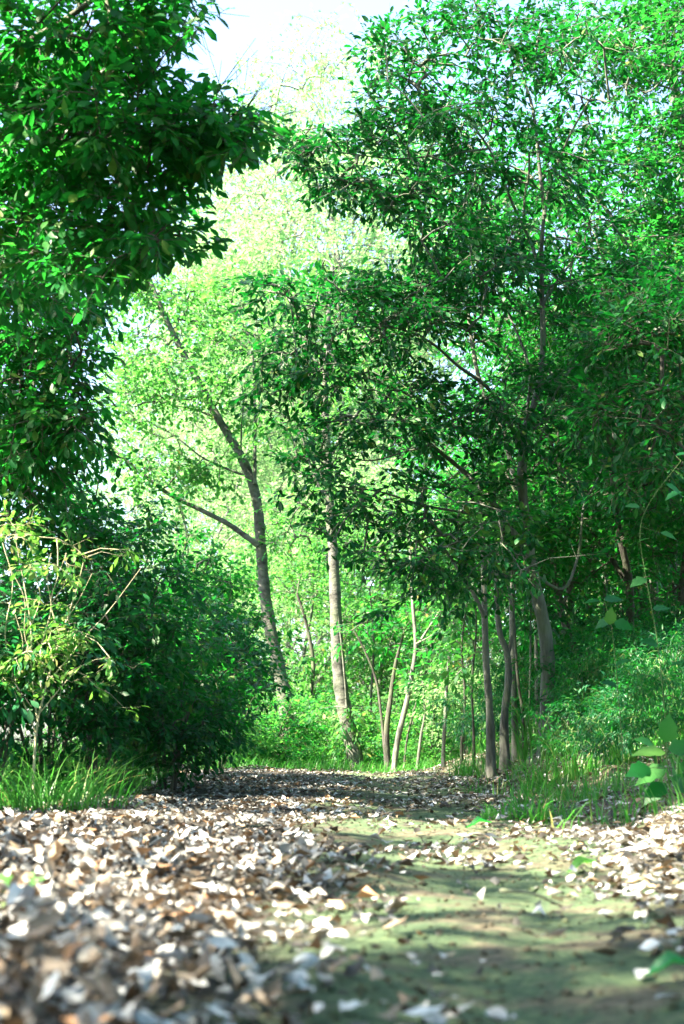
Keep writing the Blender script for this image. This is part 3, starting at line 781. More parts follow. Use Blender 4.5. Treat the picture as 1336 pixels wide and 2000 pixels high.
# =================================================================== background trees
def generic_tree(name, H, crown_r, crown_lo, n_clump, per, leafmat, leaf_len, tmpl, bark, tr, nleaf=6, ntwig=3, twig=0.4):
    z = np.linspace(0, H * 0.84, 7)
    wob = np.cumsum(rng.normal(0, 0.02 * H, (7, 2)), 0)
    wob[0] = 0
    P = np.column_stack([wob, z])
    P[0, 2] = -0.15
    L = [(P, np.linspace(tr, tr * 0.15, 7))]
    cz = (crown_lo + H) / 2
    hz = (H - crown_lo) / 2
    cl = nrm(rng.normal(0, 1, (n_clump, 3))) * rng.uniform(0.35, 1, (n_clump, 1)) ** 0.6 * np.array([crown_r, crown_r, hz]) + np.array([wob[4, 0], wob[4, 1], cz])
    for k in range(6):
        c = cl[k]
        j = int(np.clip(np.searchsorted(z, c[2] * 0.75), 1, 6)) - 1
        s = P[j]
        L.append((np.array([s, s + (c - s) * 0.4 + [0, 0, 0.04 * H], s + (c - s) * 0.9]), np.array([tr * .4, tr * .25, tr * .1])))
    pull = (cl[:, None] + rng.normal(0, 1, (n_clump, per, 3)) * np.array([0.16, 0.16, 0.10]) * crown_r).reshape(-1, 3)
    return make_tree(name, None, None, (0, 0, 0), L, pull, tmpl=tmpl, leafmat=leafmat, bark=bark, ntwig=ntwig, nleaf=nleaf, twig_len=twig, leaf_len=leaf_len, carve=False, skip=0.3, tip_r=0.005, trunk_sides=8)
def stand(proto, spots, labels, cat, group, first=True):
    for k, (x, y, s, rz) in enumerate(spots):
        o = proto if (k == 0 and first) else copy_tree(proto)
        o.location = (x, y, float(gz(x, y)))
        o.scale = (s, s, s)
        o.rotation_euler = (0, 0, rz)
        tag(o, labels[k % len(labels)] if isinstance(labels, list) else labels, cat, group)
def spot(px, Y, s, rz):
    return (float(at(px, 1490, Y)[0]), Y, s, rz)
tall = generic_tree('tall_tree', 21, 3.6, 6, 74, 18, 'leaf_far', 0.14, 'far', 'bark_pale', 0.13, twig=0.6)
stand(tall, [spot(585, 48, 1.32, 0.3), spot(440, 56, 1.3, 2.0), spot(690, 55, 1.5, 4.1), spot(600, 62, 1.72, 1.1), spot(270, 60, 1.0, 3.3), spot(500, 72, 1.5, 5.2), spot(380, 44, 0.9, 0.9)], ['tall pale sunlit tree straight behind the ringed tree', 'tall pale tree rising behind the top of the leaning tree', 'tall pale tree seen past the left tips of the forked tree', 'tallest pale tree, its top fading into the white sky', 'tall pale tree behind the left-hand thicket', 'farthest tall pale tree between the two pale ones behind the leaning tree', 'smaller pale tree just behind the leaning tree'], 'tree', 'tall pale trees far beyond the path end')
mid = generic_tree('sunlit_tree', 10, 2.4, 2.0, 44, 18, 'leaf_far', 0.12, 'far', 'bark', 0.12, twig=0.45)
mid2 = generic_tree('sunlit_tree', 7.5, 2.1, 0.8, 40, 18, 'leaf_lit', 0.11, 'far', 'bark', 0.09, twig=0.42)
lbm = ['sunlit green tree right behind the ringed tree', 'sunlit green tree between the leaning tree and the ringed tree', 'sunlit green tree behind the saplings at the path crest', 'sunlit green tree behind the bend of the leaning tree', 'sunlit green tree behind the young pale-trunked tree', 'sunlit green tree behind the left shrubs']
gm = 'sunlit bushy trees beyond the path end'
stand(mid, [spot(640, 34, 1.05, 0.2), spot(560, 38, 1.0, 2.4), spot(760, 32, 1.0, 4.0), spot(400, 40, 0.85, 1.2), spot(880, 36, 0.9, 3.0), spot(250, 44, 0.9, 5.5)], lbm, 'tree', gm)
stand(mid2, [spot(430, 27, 0.78, 0.5), spot(590, 27, 0.9, 1.8), spot(720, 28, 1.0, 3.3), spot(840, 27, 0.95, 4.6), spot(300, 28, 0.72, 5.3), spot(950, 29, 0.85, 0.9), spot(190, 26, 0.6, 2.9)], ['low bushy tree beside the foot of the leaning tree', 'low bushy tree between the leaning and ringed trunks', 'low bushy tree behind the dark double-stemmed sapling', 'low bushy tree behind the crooked thin sapling', 'low bushy tree left of the leaning tree', 'low bushy tree behind the young trees of the right bank', 'smallest low bushy tree behind the left shrubs'], 'tree', 'low bushy trees just beyond the crest')
dk = generic_tree('shaded_tree', 8.5, 2.2, 1.5, 36, 18, 'leaf_mid', 0.125, 'far', 'bark_dark', 0.10, twig=0.42)
stand(dk, [spot(1230, 24, 1.0, 0.2), spot(1340, 27, 1.0, 2.2), spot(1290, 21, 0.9, 1.0), (-6.6, 18, 0.9, 3.0), (5.6, 14.0, 0.9, 5.0), (6.2, 8.5, 1.2, 5.0), spot(1140, 16, 0.58, 1.6), spot(1240, 15, 0.58, 3.9), spot(1335, 14, 0.6, 0.4), spot(1190, 19, 0.7, 5.9), spot(1300, 18.5, 0.72, 2.6), spot(1080, 18, 0.6, 4.9), (6.0, 2.5, 1.3, 0.5), (4.6, -3.5, 1.3, 1.5), (-0.4, -5.6, 1.3, 2.5), (-6.0, -5.0, 1.3, 2.5), (2.2, -9.5, 1.5, 4.5), spot(1290, 25, 1.45, 3.5), spot(1170, 29, 1.5, 0.8)], ['shaded tree behind the thick pale trunk of the right-hand wood', 'shaded tree farthest back at the edge of the right-hand wood', 'shaded tree by the dark trunk of the right-hand wood', 'shaded tree behind the left thicket tree', 'shaded tree on the high ground right of the wood', 'shaded tree outside the wood near the broad-leaved bank plant', 'small bushy tree right behind the forked tree', 'small bushy tree in front of the thick pale trunk', 'small bushy tree at the dark trunk beside the pale one', 'small bushy tree behind the slim grey trunk', 'small bushy tree behind the very thin dark trunk', 'small bushy tree in the gap left of the right-hand wood'] + ['shaded tree beyond the near end of the path'] * 5 + ['tall shaded tree behind the large green tree of the right-hand wood', 'tall shaded tree far behind the forked tree crown'], 'tree', 'shaded trees deep in the wood')  # off-view copies beside and behind the camera are added to block skylight

# --- unseen trees round the path, added to shade it; crowns carved for sun patches
def shading_tree(x, y, H, r, lo, n, label):
    z = np.linspace(0, H * 0.9, 6)
    P = np.column_stack([x + 0.15 * np.sin(z), y + 0.12 * np.cos(z * 1.3), z + gz(x, y)])
    P[0, 2] -= 0.1
    cl = nrm(rng.normal(0, 1, (n, 3))) * rng.uniform(0.1, 1, (n, 1)) ** 0.5 * np.array([r, r, (H - lo) / 2]) + np.array([x, y, (H + lo) / 2 + gz(x, y)])
    L = [(P, np.linspace(0.2, 0.05, 6))]
    pull = (cl[:, None] + rng.normal(0, 0.28, (n, 6, 3))).reshape(-1, 3)
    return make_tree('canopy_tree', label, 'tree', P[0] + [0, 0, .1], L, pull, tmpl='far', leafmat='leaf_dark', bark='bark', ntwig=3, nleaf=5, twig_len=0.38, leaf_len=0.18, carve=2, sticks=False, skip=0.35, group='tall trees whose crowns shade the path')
for x, y, H, r, lo, n in [(-5.6, -0.5, 9.5, 3.0, 3.0, 100), (-6.4, 3.6, 10.5, 3.2, 3.4, 110), (-6.4, 8.4, 15, 3.2, 5.0, 120), (-6.6, 12.4, 14, 3.0, 4.5, 110), (-2.6, -2.5, 8.5, 2.4, 3.6, 80), (4.6, 3.6, 10.5, 4.2, 6.2, 90), (4.6, -1.5, 9.5, 3.8, 4.8, 60), (5.2, 8.0, 12.5, 3.4, 7.4, 60)]:
    shading_tree(x, y, H, r, lo, n, 'tall dense tree %s of the path shading it' % ('left' if x < 0 else 'right'))

# =================================================================== shrubs
def shrub(label, px, Y, w, h, nst, n, leafmat, leaf_len, tmpl='oak_low', bark='bark_dark', n_leaf=0, group=None, name='shrub', nleaf=5, stem=0.012, loc=None, lo=0.12, twig=0.22, cat='shrub', single=None, carve=False):
    x = float(at(px, 1490, Y)[0]) if loc is None else loc[0]
    y = Y if loc is None else loc[1]
    b = np.array([x, y, float(gz(x, y))])
    L = []
    for k in range(nst):
        a = rng.uniform(0, 6.28)
        rr = rng.uniform(0.3, 0.95) * w
        top = b + [math.cos(a) * rr, math.sin(a) * rr, h * rng.uniform(0.6, 0.95)]
        midp = b + (top - b) * 0.5 + [0, 0, 0.12 * h]
        L.append((np.array([b + [math.cos(a) * .04, math.sin(a) * .04, -0.05], midp, top]), np.array([stem, stem * .8, stem * .35]) * rng.uniform(0.8, 1.2)))
    u = nrm(rng.normal(0, 1, (n, 3))) * rng.uniform(0, 1, (n, 1)) ** (1 / 2.6)
    pull = b + np.column_stack([u[:, 0] * w, u[:, 1] * w, h * (lo + (1 - lo) * (u[:, 2] + 1) / 2)])
    kk = n // 3                      # two thirds of the twigs gather round the others in flat sprays
    pull[kk:] = pull[rng.integers(0, kk // 2, n - kk)] + rng.normal(0, 1, (n - kk, 3)) * np.array([0.14, 0.14, 0.035])
    return make_tree(name, label, cat, b, L, pull, tmpl=tmpl, leafmat=leafmat, bark=bark, n_leaf=n_leaf, group=group, ntwig=4, nleaf=nleaf, twig_len=twig, leaf_len=leaf_len * 0.85, skip=0.2, tip_r=0.002, trunk_sides=6, wood_kind='stem', carve=carve, single=single, sticks=n_leaf > 50)
shrub('dense dark shrub on the left verge rising over the long grass', 95, 9.6, 0.85, 1.75, 7, 330, 'leaf_dark', 0.085, n_leaf=160, single='oak')
shrub('broad dark shrub beside the leaf-strewn left edge of the path', 255, 11.2, 0.85, 1.75, 7, 340, 'leaf_mid', 0.085, n_leaf=140, single='oak')
shrub('drooping dark shrub reaching the path under the leaning tree', 350, 13.5, 0.85, 1.75, 7, 320, 'leaf_blue', 0.08, n_leaf=100, tmpl='far', single='oak')
shrub('arching shrub with thin stems against the sunlit trees on the left', 300, 15.5, 1.0, 3.0, 7, 340, 'leaf_mid', 0.085, n_leaf=60, tmpl='far', single='oak', lo=0.2)
shrub('tall mixed shrub behind the left verge', 120, 12.5, 1.0, 2.9, 7, 360, 'leaf_dark', 0.09, n_leaf=60, tmpl='far', single='oak')
shrub('small low shrub at the foot of the left verge near the grass', 330, 10.6, 0.40, 0.75, 6, 110, 'leaf_dark', 0.075, n_leaf=60, single='oak')
shrub('leafy dark shrub at the left edge above the grass', -20, 8.9, 0.55, 1.35, 6, 170, 'leaf_blue', 0.095, n_leaf=80, single='oak')
shrub('loose light-leaved shrub with arching shoots beside the pale-stemmed one', 190, 9.8, 0.6, 1.9, 8, 190, 'leaf_mid', 0.08, n_leaf=60, single='oak', lo=0.3)
shrub('ragged tall shrub leaning toward the leaning tree', 395, 15.0, 0.8, 2.3, 8, 200, 'leaf_mid', 0.08, n_leaf=40, tmpl='far', single='oak', lo=0.25)
# sunlit pale-stemmed shrub on the left
Ys = 8.5
L = [to_ground(limb([(70, 1440), (90, 1340), (120, 1240), (150, 1150), (165, 1090)], Ys, 11, 4)),
     limb([(75, 1420), (62, 1320), (60, 1220), (45, 1130), (30, 1050)], Ys, 9, 4), limb([(82, 1380), (80, 1270), (100, 1190), (92, 1130), (100, 1080)], Ys - .05, 8, 3), limb([(70, 1430), (30, 1330), (10, 1240), (25, 1140), (5, 1060)], Ys + .05, 8, 4),
     limb([(95, 1330), (130, 1290), (165, 1245), (215, 1190), (275, 1110)], Ys, 7, 3), limb([(60, 1225), (78, 1170), (70, 1120)], Ys, 5, 3), limb([(118, 1245), (100, 1180), (112, 1130), (130, 1080)], Ys, 6, 3), limb([(88, 1300), (50, 1250), (48, 1170), (20, 1110)], Ys - .1, 6, 3),
     limb([(130, 1210), (155, 1170), (180, 1120)], Ys, 5, 2), limb([(100, 1180), (130, 1130), (128, 1080)], Ys, 4, 2), limb([(80, 1390), (130, 1330), (160, 1300)], Ys - .1, 6, 3), limb([(30, 1330), (45, 1260), (30, 1200)], Ys, 5, 3)]
L = [(P_, r_ * 0.6) for P_, r_ in L]
make_tree('pale_stemmed_shrub', 'sunlit shrub with pale forked stems and yellowish leaves at the left edge', 'shrub', L[0][0][0] + [0, 0, .08], L,
          blobs([(60, 1150, 60, 50, Ys, 0.2, 16), (110, 1230, 60, 70, Ys, 0.2, 18), (40, 1260, 50, 60, Ys, 0.2, 18), (20, 1030, 30, 20, Ys, 0.15, 8), (140, 1260, 30, 40, Ys - .1, 0.1, 14), (60, 1330, 80, 40, Ys - .1, .2, 22), (150, 1100, 40, 60, Ys, .2, 6)]), tmpl='oak', leafmat='leaf_yellow', bark='stem_pale', n_leaf=300, leaf_len=0.06, twig_len=0.10, nleaf=5, ntwig=3, skip=0.3, tip_r=0.002, trunk_sides=7, carve=False, wood_kind='stem')
# low growth at the end of the path
def spread_bushes(spots, protos, name, labels, group, href):
    """protos are 1 m wide, href high bushes built at the origin; copies are scaled and turned"""
    used = set()
    for k, (px, Y, w, h) in enumerate(spots):
        pi = k % len(protos)
        o = protos[pi] if pi not in used else copy_tree(protos[pi])
        used.add(pi)
        x = float(at(px, 1490, Y)[0])
        o.location = (x, Y, float(gz(x, Y)))
        o.scale = (w / 0.8, w / 0.8, h / href)
        o.rotation_euler = (0, 0, k * 1.7)
        tag(o, labels[pi], 'shrub', group)
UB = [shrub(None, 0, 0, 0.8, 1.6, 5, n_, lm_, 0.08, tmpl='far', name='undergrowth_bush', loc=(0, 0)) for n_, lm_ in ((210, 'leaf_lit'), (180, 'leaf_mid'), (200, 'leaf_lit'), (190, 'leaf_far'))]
spread_bushes([(455, 20.6, 0.7, 1.1), (520, 21.4, 0.8, 1.4), (590, 21.8, 0.8, 1.5), (640, 22.4, 0.7, 1.6), (720, 22.0, 0.7, 1.7), (780, 22.6, 0.8, 1.6), (850, 21.5, 0.8, 1.5), (910, 19.5, 0.7, 1.3), (480, 23.4, 1.0, 2.2), (600, 24, 1.0, 2.2), (700, 24.5, 1.0, 2.3), (820, 24, 1.0, 2.4), (400, 22.5, 0.9, 2.0), (560, 20.9, 0.5, 0.7), (660, 21.2, 0.4, 0.8), (930, 23, 1.0, 2.4), (430, 18.8, 0.5, 0.9), (760, 21, 0.4, 0.7), (820, 20.6, 0.4, 0.6)],
              UB, 'undergrowth_bush', ['dense small-leaved sunlit bush at the end of the path', 'darker green small bush at the end of the path', 'loose sunlit bush of small leaves behind the path crest', 'palest green bush among the undergrowth at the path end'], 'undergrowth bushes at the path end', 1.6)
WB = [shrub(None, 0, 0, 0.8, 1.2, 5, 150, lm_, 0.10, tmpl='lance', name='weed_bush', stem=0.006, bark='stem_green', loc=(0, 0)) for lm_ in ('leaf_mid', 'leaf_dark', 'leaf_blue')]
spread_bushes([(1110, 14.5, 0.6, 0.9), (1160, 12.8, 0.55, 0.85), (1215, 14.8, 0.7, 1.1), (1265, 12.6, 0.55, 0.9), (1320, 13.6, 0.6, 1.0), (1340, 11.4, 0.45, 0.7), (1100, 17.5, 0.8, 1.4), (1180, 18, 0.8, 1.4), (1270, 18, 0.8, 1.4), (1350, 17, 0.8, 1.5), (1030, 17.5, 0.7, 1.2), (970, 17, 0.6, 1.0), (1200, 20.5, 1.0, 2.0), (1320, 20.5, 1.0, 2.0), (1080, 21.5, 1.0, 1.9), (1190, 12.0, 0.4, 0.8), (1140, 10.4, 0.35, 0.5), (1225, 9.4, 0.32, 0.55), (1310, 9.0, 0.35, 0.6), (1340, 9.8, 0.35, 0.8)],
              WB, 'weed_bush', ['mid-green weed bush with long narrow leaves in the right-hand wood', 'dark narrow-leaved weed bush in the right-hand wood', 'blue-green weed bush with narrow leaves in the right-hand wood'], 'weed bushes in the right-hand wood', 1.2)

# vine shoots with big leaves on the right, nearer the camera
def shoot(label, pts, Y, spec, leafmat='leaf_blue', name='vine_shoot', cat='vine', bark='stem_green', w=3):
    """pts: stem pixels; spec: leaves (px, py, length px, angle deg)"""
    S = to_ground(limb(pts, Y, w * 0.8, w * 0.5), 1.0)
    base = S[0][0] + [0, 0, .08]
    root = tag(empty(name, base), label, cat)
    tb = Tubes()
    Q = smooth_line(np.column_stack([S[0], S[1]]), 6)
    tb.add(Q[:, :3], Q[:, 3], 6)
    me = single_leaf_mesh('broad', M[leafmat])
    A, B = [], []
    for px, py, ln, ang in spec:
        p = at(px, py, Y + rng.uniform(-0.15, 0.1))
        l = ln * (0.78 if name == 'vine_shoot' else 1.0) * Y / F
        a = R(ang)
        d = np.array([math.cos(a), rng.uniform(-0.5, 0.1), math.sin(a)])
        n = nrm(np.array([rng.normal(0, 0.3), -0.55 + rng.normal(0, 0.2), 0.8]))
        D, S_, U = (v[0] for v in frames(d[None], n[None]))
        o = link('leaf', me, root)
        q = p - base
        o.matrix_local = Matrix(((D[0] * l, S_[0] * l, U[0] * l, q[0]), (D[1] * l, S_[1] * l, U[1] * l, q[1]), (D[2] * l, S_[2] * l, U[2] * l, q[2]), (0, 0, 0, 1)))
        j = int(np.argmin(np.linalg.norm(Q[:, :3] - p, axis=1)))
        A.append(Q[j, :3]); B.append(p)
    tb.sticks(np.array(A), np.array(B), 0.0025, 0.0015)
    link('stem', tb.mesh('stem', M[bark], base), root)
    return root
shoot('pale climbing shoot with big lobed leaves at the right edge of the wood', [(1300, 1420), (1285, 1260), (1262, 1130), (1250, 1040), (1270, 980), (1330, 900)], 8.2,
      [(1262, 1130, 50, 200), (1245, 1060, 34, 30), (1250, 990, 40, 170), (1300, 945, 50, -30), (1320, 890, 50, 15), (1290, 1040, 45, -20), (1275, 1190, 45, 10), (1330, 960, 50, 200), (1285, 1260, 50, 160), (1310, 1300, 45, 20)], 'leaf_mid')
shoot('low shoot with a pair of pale star-like leaves before the wood', [(1215, 1450), (1205, 1330), (1195, 1230), (1180, 1170)], 8.6,
      [(1180, 1172, 50, 10), (1178, 1175, 52, 175), (1200, 1215, 50, -20), (1195, 1210, 50, 200), (1202, 1300, 45, 30), (1205, 1340, 45, 160), (1190, 1220, 45, 80)], 'leaf_mid')
shoot('broad-leaved plant low on the right bank beside the grass', [(1310, 1560), (1305, 1510), (1300, 1470)], 6.6,
      [(1300, 1470, 66, 175), (1305, 1465, 66, 10), (1302, 1500, 70, 200), (1310, 1520, 70, -15), (1300, 1530, 60, 215), (1315, 1540, 60, 20), (1300, 1450, 56, 80), (1325, 1500, 70, 0), (1270, 1500, 56, 190), (1280, 1460, 50, 150)], 'leaf_mid', 'bank_plant', 'plant')
shoot('tiny seedling with pale leaves among the dry leaves at the left edge', [(30, 1765), (30, 1740), (32, 1725)], 3.3, [(32, 1728, 60, 20), (30, 1735, 60, 160), (28, 1745, 50, 215)], 'leaf_yellow', 'seedling', 'plant', w=4)

# =================================================================== grass
def blade_arrays(n, spread, h, lean=0.45, width=0.006, seg=5):
    a = rng.uniform(0, 6.28, n)
    r = spread * np.sqrt(rng.uniform(0, 1, n))
    b = np.column_stack([np.cos(a) * r, np.sin(a) * r, np.full(n, -0.015)])
    hh = h * rng.uniform(0.25, 1.15, n)
    az = a + rng.normal(0, 0.8, n)
    ln = hh * lean * rng.uniform(0.3, 1.9, n)
    t = np.linspace(0, 1, seg + 1)
    out = np.stack([np.cos(az), np.sin(az), np.zeros(n)], -1)
    side = np.stack([-np.sin(az), np.cos(az), np.zeros(n)], -1)
    c = b[:, None] + out[:, None] * (ln[:, None] * t[None] ** 2)[..., None]
    c[:, :, 2] += hh[:, None] * (t[None] - 0.38 * t[None] ** 3 * np.clip(ln / hh, 0, 1.3)[:, None])
    wd = width * rng.uniform(0.7, 1.3, n)[:, None] * (1 - t[None] ** 2 * 0.97)
    V = np.stack([c - side[:, None] * wd[..., None], c + side[:, None] * wd[..., None]], 2).reshape(n, -1, 3)
    k = np.arange(seg)
    q = np.stack([2 * k, 2 * k + 1, 2 * k + 3, 2 * k + 2], -1)
    return V, q
def tuft_mesh(n, spread, h, lean, width, material):
    V, q = blade_arrays(n, spread, h, lean, width)
    Qd = (q[None] + (np.arange(n) * V.shape[1])[:, None, None]).reshape(-1, 4)
    return mesh_from('grass_tuft', V.reshape(-1, 3), Qd, material)
def ground_at(px, py):
    """where the view ray through a pixel meets the ground"""
    lo, hi = 1.5, 24.0
    ys = np.linspace(lo, hi, 900)
    P = at(px, py, ys)
    d = P[:, 2] - gz(P[:, 0], P[:, 1])
    k = np.argmax(d < 0) if (d < 0).any() else len(ys) - 1
    return P[k]
tufts = [(970, 1500, 0.42, 'tall green grass tuft standing on the edge of the right bank'), (905, 1520, 0.34, 'short green grass tuft closest to the path crest on the right'),
         (1040, 1480, 0.60, 'tallest grass tuft with long arching blades before the forked tree'), (1090, 1480, 0.36, 'grass tuft below the forked tree on the right bank'),
         (1130, 1520, 0.34, 'grass tuft halfway down the right bank'), (1060, 1545, 0.26, 'small grass tuft low on the right bank beside bare soil'),
         (1290, 1460, 0.48, 'sunlit yellowish grass tuft high on the right bank'), (1335, 1440, 0.52, 'tall grass tuft at the right edge above the broad-leaved plant'),
         (1225, 1490, 0.30, 'thin grass tuft on the leafy part of the right bank'), (940, 1470, 0.40, 'grass tuft left of the tallest one, under the young trees'),
         (1010, 1450, 0.36, 'grass tuft growing at the foot of the young trees')]
for k, (px, py, h, lb) in enumerate(tufts):
    p = ground_at(px, py)
    o = link('grass_tuft', tuft_mesh(95, 0.16, h * 1.25, 0.6, 0.005, M['grass']))
    o.location = (p[0], p[1], float(gz(p[0], p[1])))
    tag(o, lb, 'grass', 'grass tufts on the right bank')
for k, (px, py, h, n) in enumerate([(980, 1600, 0.16, 60), (1035, 1605, 0.2, 60), (1130, 1600, 0.13, 40), (1110, 1575, 0.2, 50), (1085, 1590, 0.14, 40)]):
    p = ground_at(px, py)
    o = link('grass_tuft', tuft_mesh(n, 0.12, h, 0.75, 0.005, M['grass']))
    o.location = (p[0], p[1], float(gz(p[0], p[1])))
    tag(o, 'short sunlit grass tuft at the foot of the right bank by dry leaves', 'grass', 'short sunlit tufts at the foot of the bank')
for k, (px, py, h) in enumerate([(30, 1590, 0.5), (90, 1590, 0.48), (150, 1585, 0.42), (0, 1570, 0.6), (60, 1560, 0.6), (125, 1560, 0.55), (190, 1560, 0.46), (235, 1548, 0.42), (170, 1540, 0.55), (265, 1535, 0.38), (215, 1530, 0.5), (90, 1535, 0.65), (290, 1522, 0.35), (20, 1535, 0.7)]):
    p = ground_at(px, py)
    o = link('grass_tuft', tuft_mesh(150, 0.30, h * 0.95, 1.0, 0.0038, M['grass']))
    o.location = (p[0], p[1], float(gz(p[0], p[1])))
    tag(o, 'long arching grass clump on the shaded left verge', 'grass', 'grass clumps along the left verge')
# loose grass that nobody could count
def scatter(n, x0, x1, y0, y1, ok):
    x, y = rng.uniform(x0, x1, n), rng.uniform(y0, y1, n)
    m = ok(x, y)
    return x[m], y[m]
xs, ys = [], []
for n, a, c, d, e, ok in [(1100, 1.35, 4.2, 6.5, 17, lambda x, y: np.sin(x * 3.1 + y) + np.sin(y * 2.3 - x) > -0.3), (1200, -3.4, -1.95, 7.2, 16, lambda x, y: x < -1.9),
                          (700, -1.9, 1.3, 19.3, 22, lambda x, y: y > 19.2), (160, 0.9, 1.6, 6.0, 12, lambda x, y: np.sin(x * 9 + y * 4) > 0.2), (250, 3.0, 6.0, 9, 18, lambda x, y: x > 2)]:
    x, y = scatter(n, a, c, d, e, ok)
    xs.append(x); ys.append(y)
xs, ys = np.concatenate(xs), np.concatenate(ys)
Vl, Ql, n0 = [], [], 0
V, q = blade_arrays(6 * len(xs), 0.05, 0.26, 0.6, 0.0045, 3)
offs = np.column_stack([np.repeat(xs, 6), np.repeat(ys, 6), gz(np.repeat(xs, 6), np.repeat(ys, 6))])
V = V + offs[:, None]
Qd = (q[None] + (np.arange(len(V)) * V.shape[1])[:, None, None]).reshape(-1, 4)
tag(link('grass', mesh_from('grass', V.reshape(-1, 3), Qd, M['grass'])), 'loose green grass growing thinly over both banks', 'grass', kind='stuff')

# =================================================================== fallen leaves
def litter_template(seed):
    r = np.random.default_rng(seed)
    xs = np.array([0, 0.12, 0.32, 0.55, 0.78, 1.0])
    w = np.array([0.012, 0.09, 0.19, 0.235, 0.17, 0.01]) * r.uniform(0.85, 1.25)
    curl, roll, tw = r.uniform(-0.5, 0.8), r.uniform(0.3, 2.0), r.uniform(-0.8, 0.8)
    V, T = [], []
    for x, ww in zip(xs, w):
        zc = curl * (x - 0.5) ** 2 + 0.05 * math.sin(x * 9 + seed)
        for s in (-1, -0.5, 0, 0.5, 1):
            y = s * ww
            z = zc + roll * y * y * 2.2 + tw * y * (x - 0.5) + r.normal(0, 0.012)
            V.append((x - 0.5, y, z))
    for i in range(len(xs) - 1):
        for j in range(4):
            a = i * 5 + j
            T += [(a, a + 5, a + 6), (a, a + 6, a + 1)]
    return np.array(V), np.array(T)
LIT = [litter_template(s) for s in range(8)]
def litter_low(k, rows):
    v, t = LIT[k]
    V = v.reshape(6, 5, 3)[rows][:, [0, 2, 4]].reshape(-1, 3)
    T = []
    for i in range(len(rows) - 1):
        for j in range(2):
            a = i * 3 + j
            T += [(a, a + 3, a + 4), (a, a + 4, a + 1)]
    return V, np.array(T)
LITLOW = [litter_low(k, [0, 3, 5]) for k in range(8)]
LITMID = [litter_low(k, [0, 1, 3, 4, 5]) for k in range(8)]
def density(x, y):
    d = 0.30 + 0.75 * sstep(0.15, -0.35, x - 0.1 * np.sin(y * 1.7)) + 0.62 * sstep(0.60, 0.95, x + 0.12 * np.sin(y * 2.1))
    d = d * (0.75 + 0.35 * np.sin(x * 2.3 + 1.7 * np.sin(y * 0.8)) * np.sin(y * 1.3 + x))
    strip = np.exp(-((x - 0.42 - 0.12 * np.sin(y * 0.9)) / 0.36) ** 4) * sstep(13, 8, y)
    d = d * (1 - 0.86 * strip)
    cl = np.sin(x * 6.1 + 2 * np.sin(y * 2.3)) * np.sin(y * 3.7 + 1.5 * np.sin(x * 4)) > 0.35
    d = np.where(cl & (strip > 0.3), 0.45, d)
    d = np.where(y > 9, d + 0.25, d)
    return np.clip(d, 0.03, 1)
def heap(x, y):
    return 0.075 * sstep(0.1, -0.7, x) * sstep(9, 3, y) + 0.02
px_, py_ = [], []
for y0, y1, n in [(1.2, 3.2, 15000), (3.2, 6, 19000), (6, 10, 19000), (10, 15, 12500), (15, 21, 9500)]:
    x = rng.uniform(-2.4, 2.6, n); y = rng.uniform(y0, y1, n)
    k = rng.uniform(0, 1, n) < density(x, y) * np.where(x > 1.5, 0.55, 1)
    px_.append(x[k]); py_.append(y[k])
x, y = np.concatenate(px_), np.concatenate(py_)
n = len(x)
z = gz(x, y) + 0.006 + heap(x, y) * rng.uniform(0, 1, n) ** 1.3
yaw = rng.uniform(0, 6.28, n)
tl = rng.normal(0, 0.40, (n, 2)) * (0.5 + 0.9 * (heap(x, y) / 0.075))[:, None]
flip = rng.integers(0, 2, n) * 2 - 1.0
D = np.column_stack([np.cos(yaw), np.sin(yaw), tl[:, 0]])
Nn = np.column_stack([tl[:, 1] * np.sin(yaw), -tl[:, 1] * np.cos(yaw), np.ones(n)]) * flip[:, None]
size = 0.050 * rng.uniform(0.5, 1.4, n)
small = rng.uniform(0, 1, n) < 0.35
size[small] *= 0.5
z += np.where(flip < 0, 0.01, 0.004)
pos = np.column_stack([x, y, z])
D, S, U = frames(D, Nn)
var = rng.integers(0, 8, n)
ppx, ppy, zc = proj(pos)
vis = (ppx > 5) & (ppx < 1331) & (ppy < 1990)
score = np.where(vis, size / zc * (0.6 + 0.4 * np.clip((z - gz(x, y)) / 0.06, 0, 1)), -1)
pick = np.argsort(-score)[:296]
SHADES = [('pale grey', (0.40, 0.425, 0.44)), ('silvery tan', (0.30, 0.29, 0.265)), ('mid brown', (0.19, 0.155, 0.115)), ('dark brown', (0.09, 0.07, 0.05)), ('rusty orange', (0.26, 0.14, 0.07))]  # pale grey is tinted blue to carry the cool shade
SHADE_MESH = []
for nm_, c_ in SHADES:
    mm_ = leaf_mat('dry_leaf_' + nm_.replace(' ', '_'), [(0, tuple(0.8 * q for q in c_)), (1, tuple(min(1, 1.2 * q) for q in c_))], (0.38, 0.24, 0.12), 0.08, 0.55, 0.35)
    SHADE_MESH.append([mesh_from('fallen_leaf', v, t, mm_, True) for v, t in LIT])
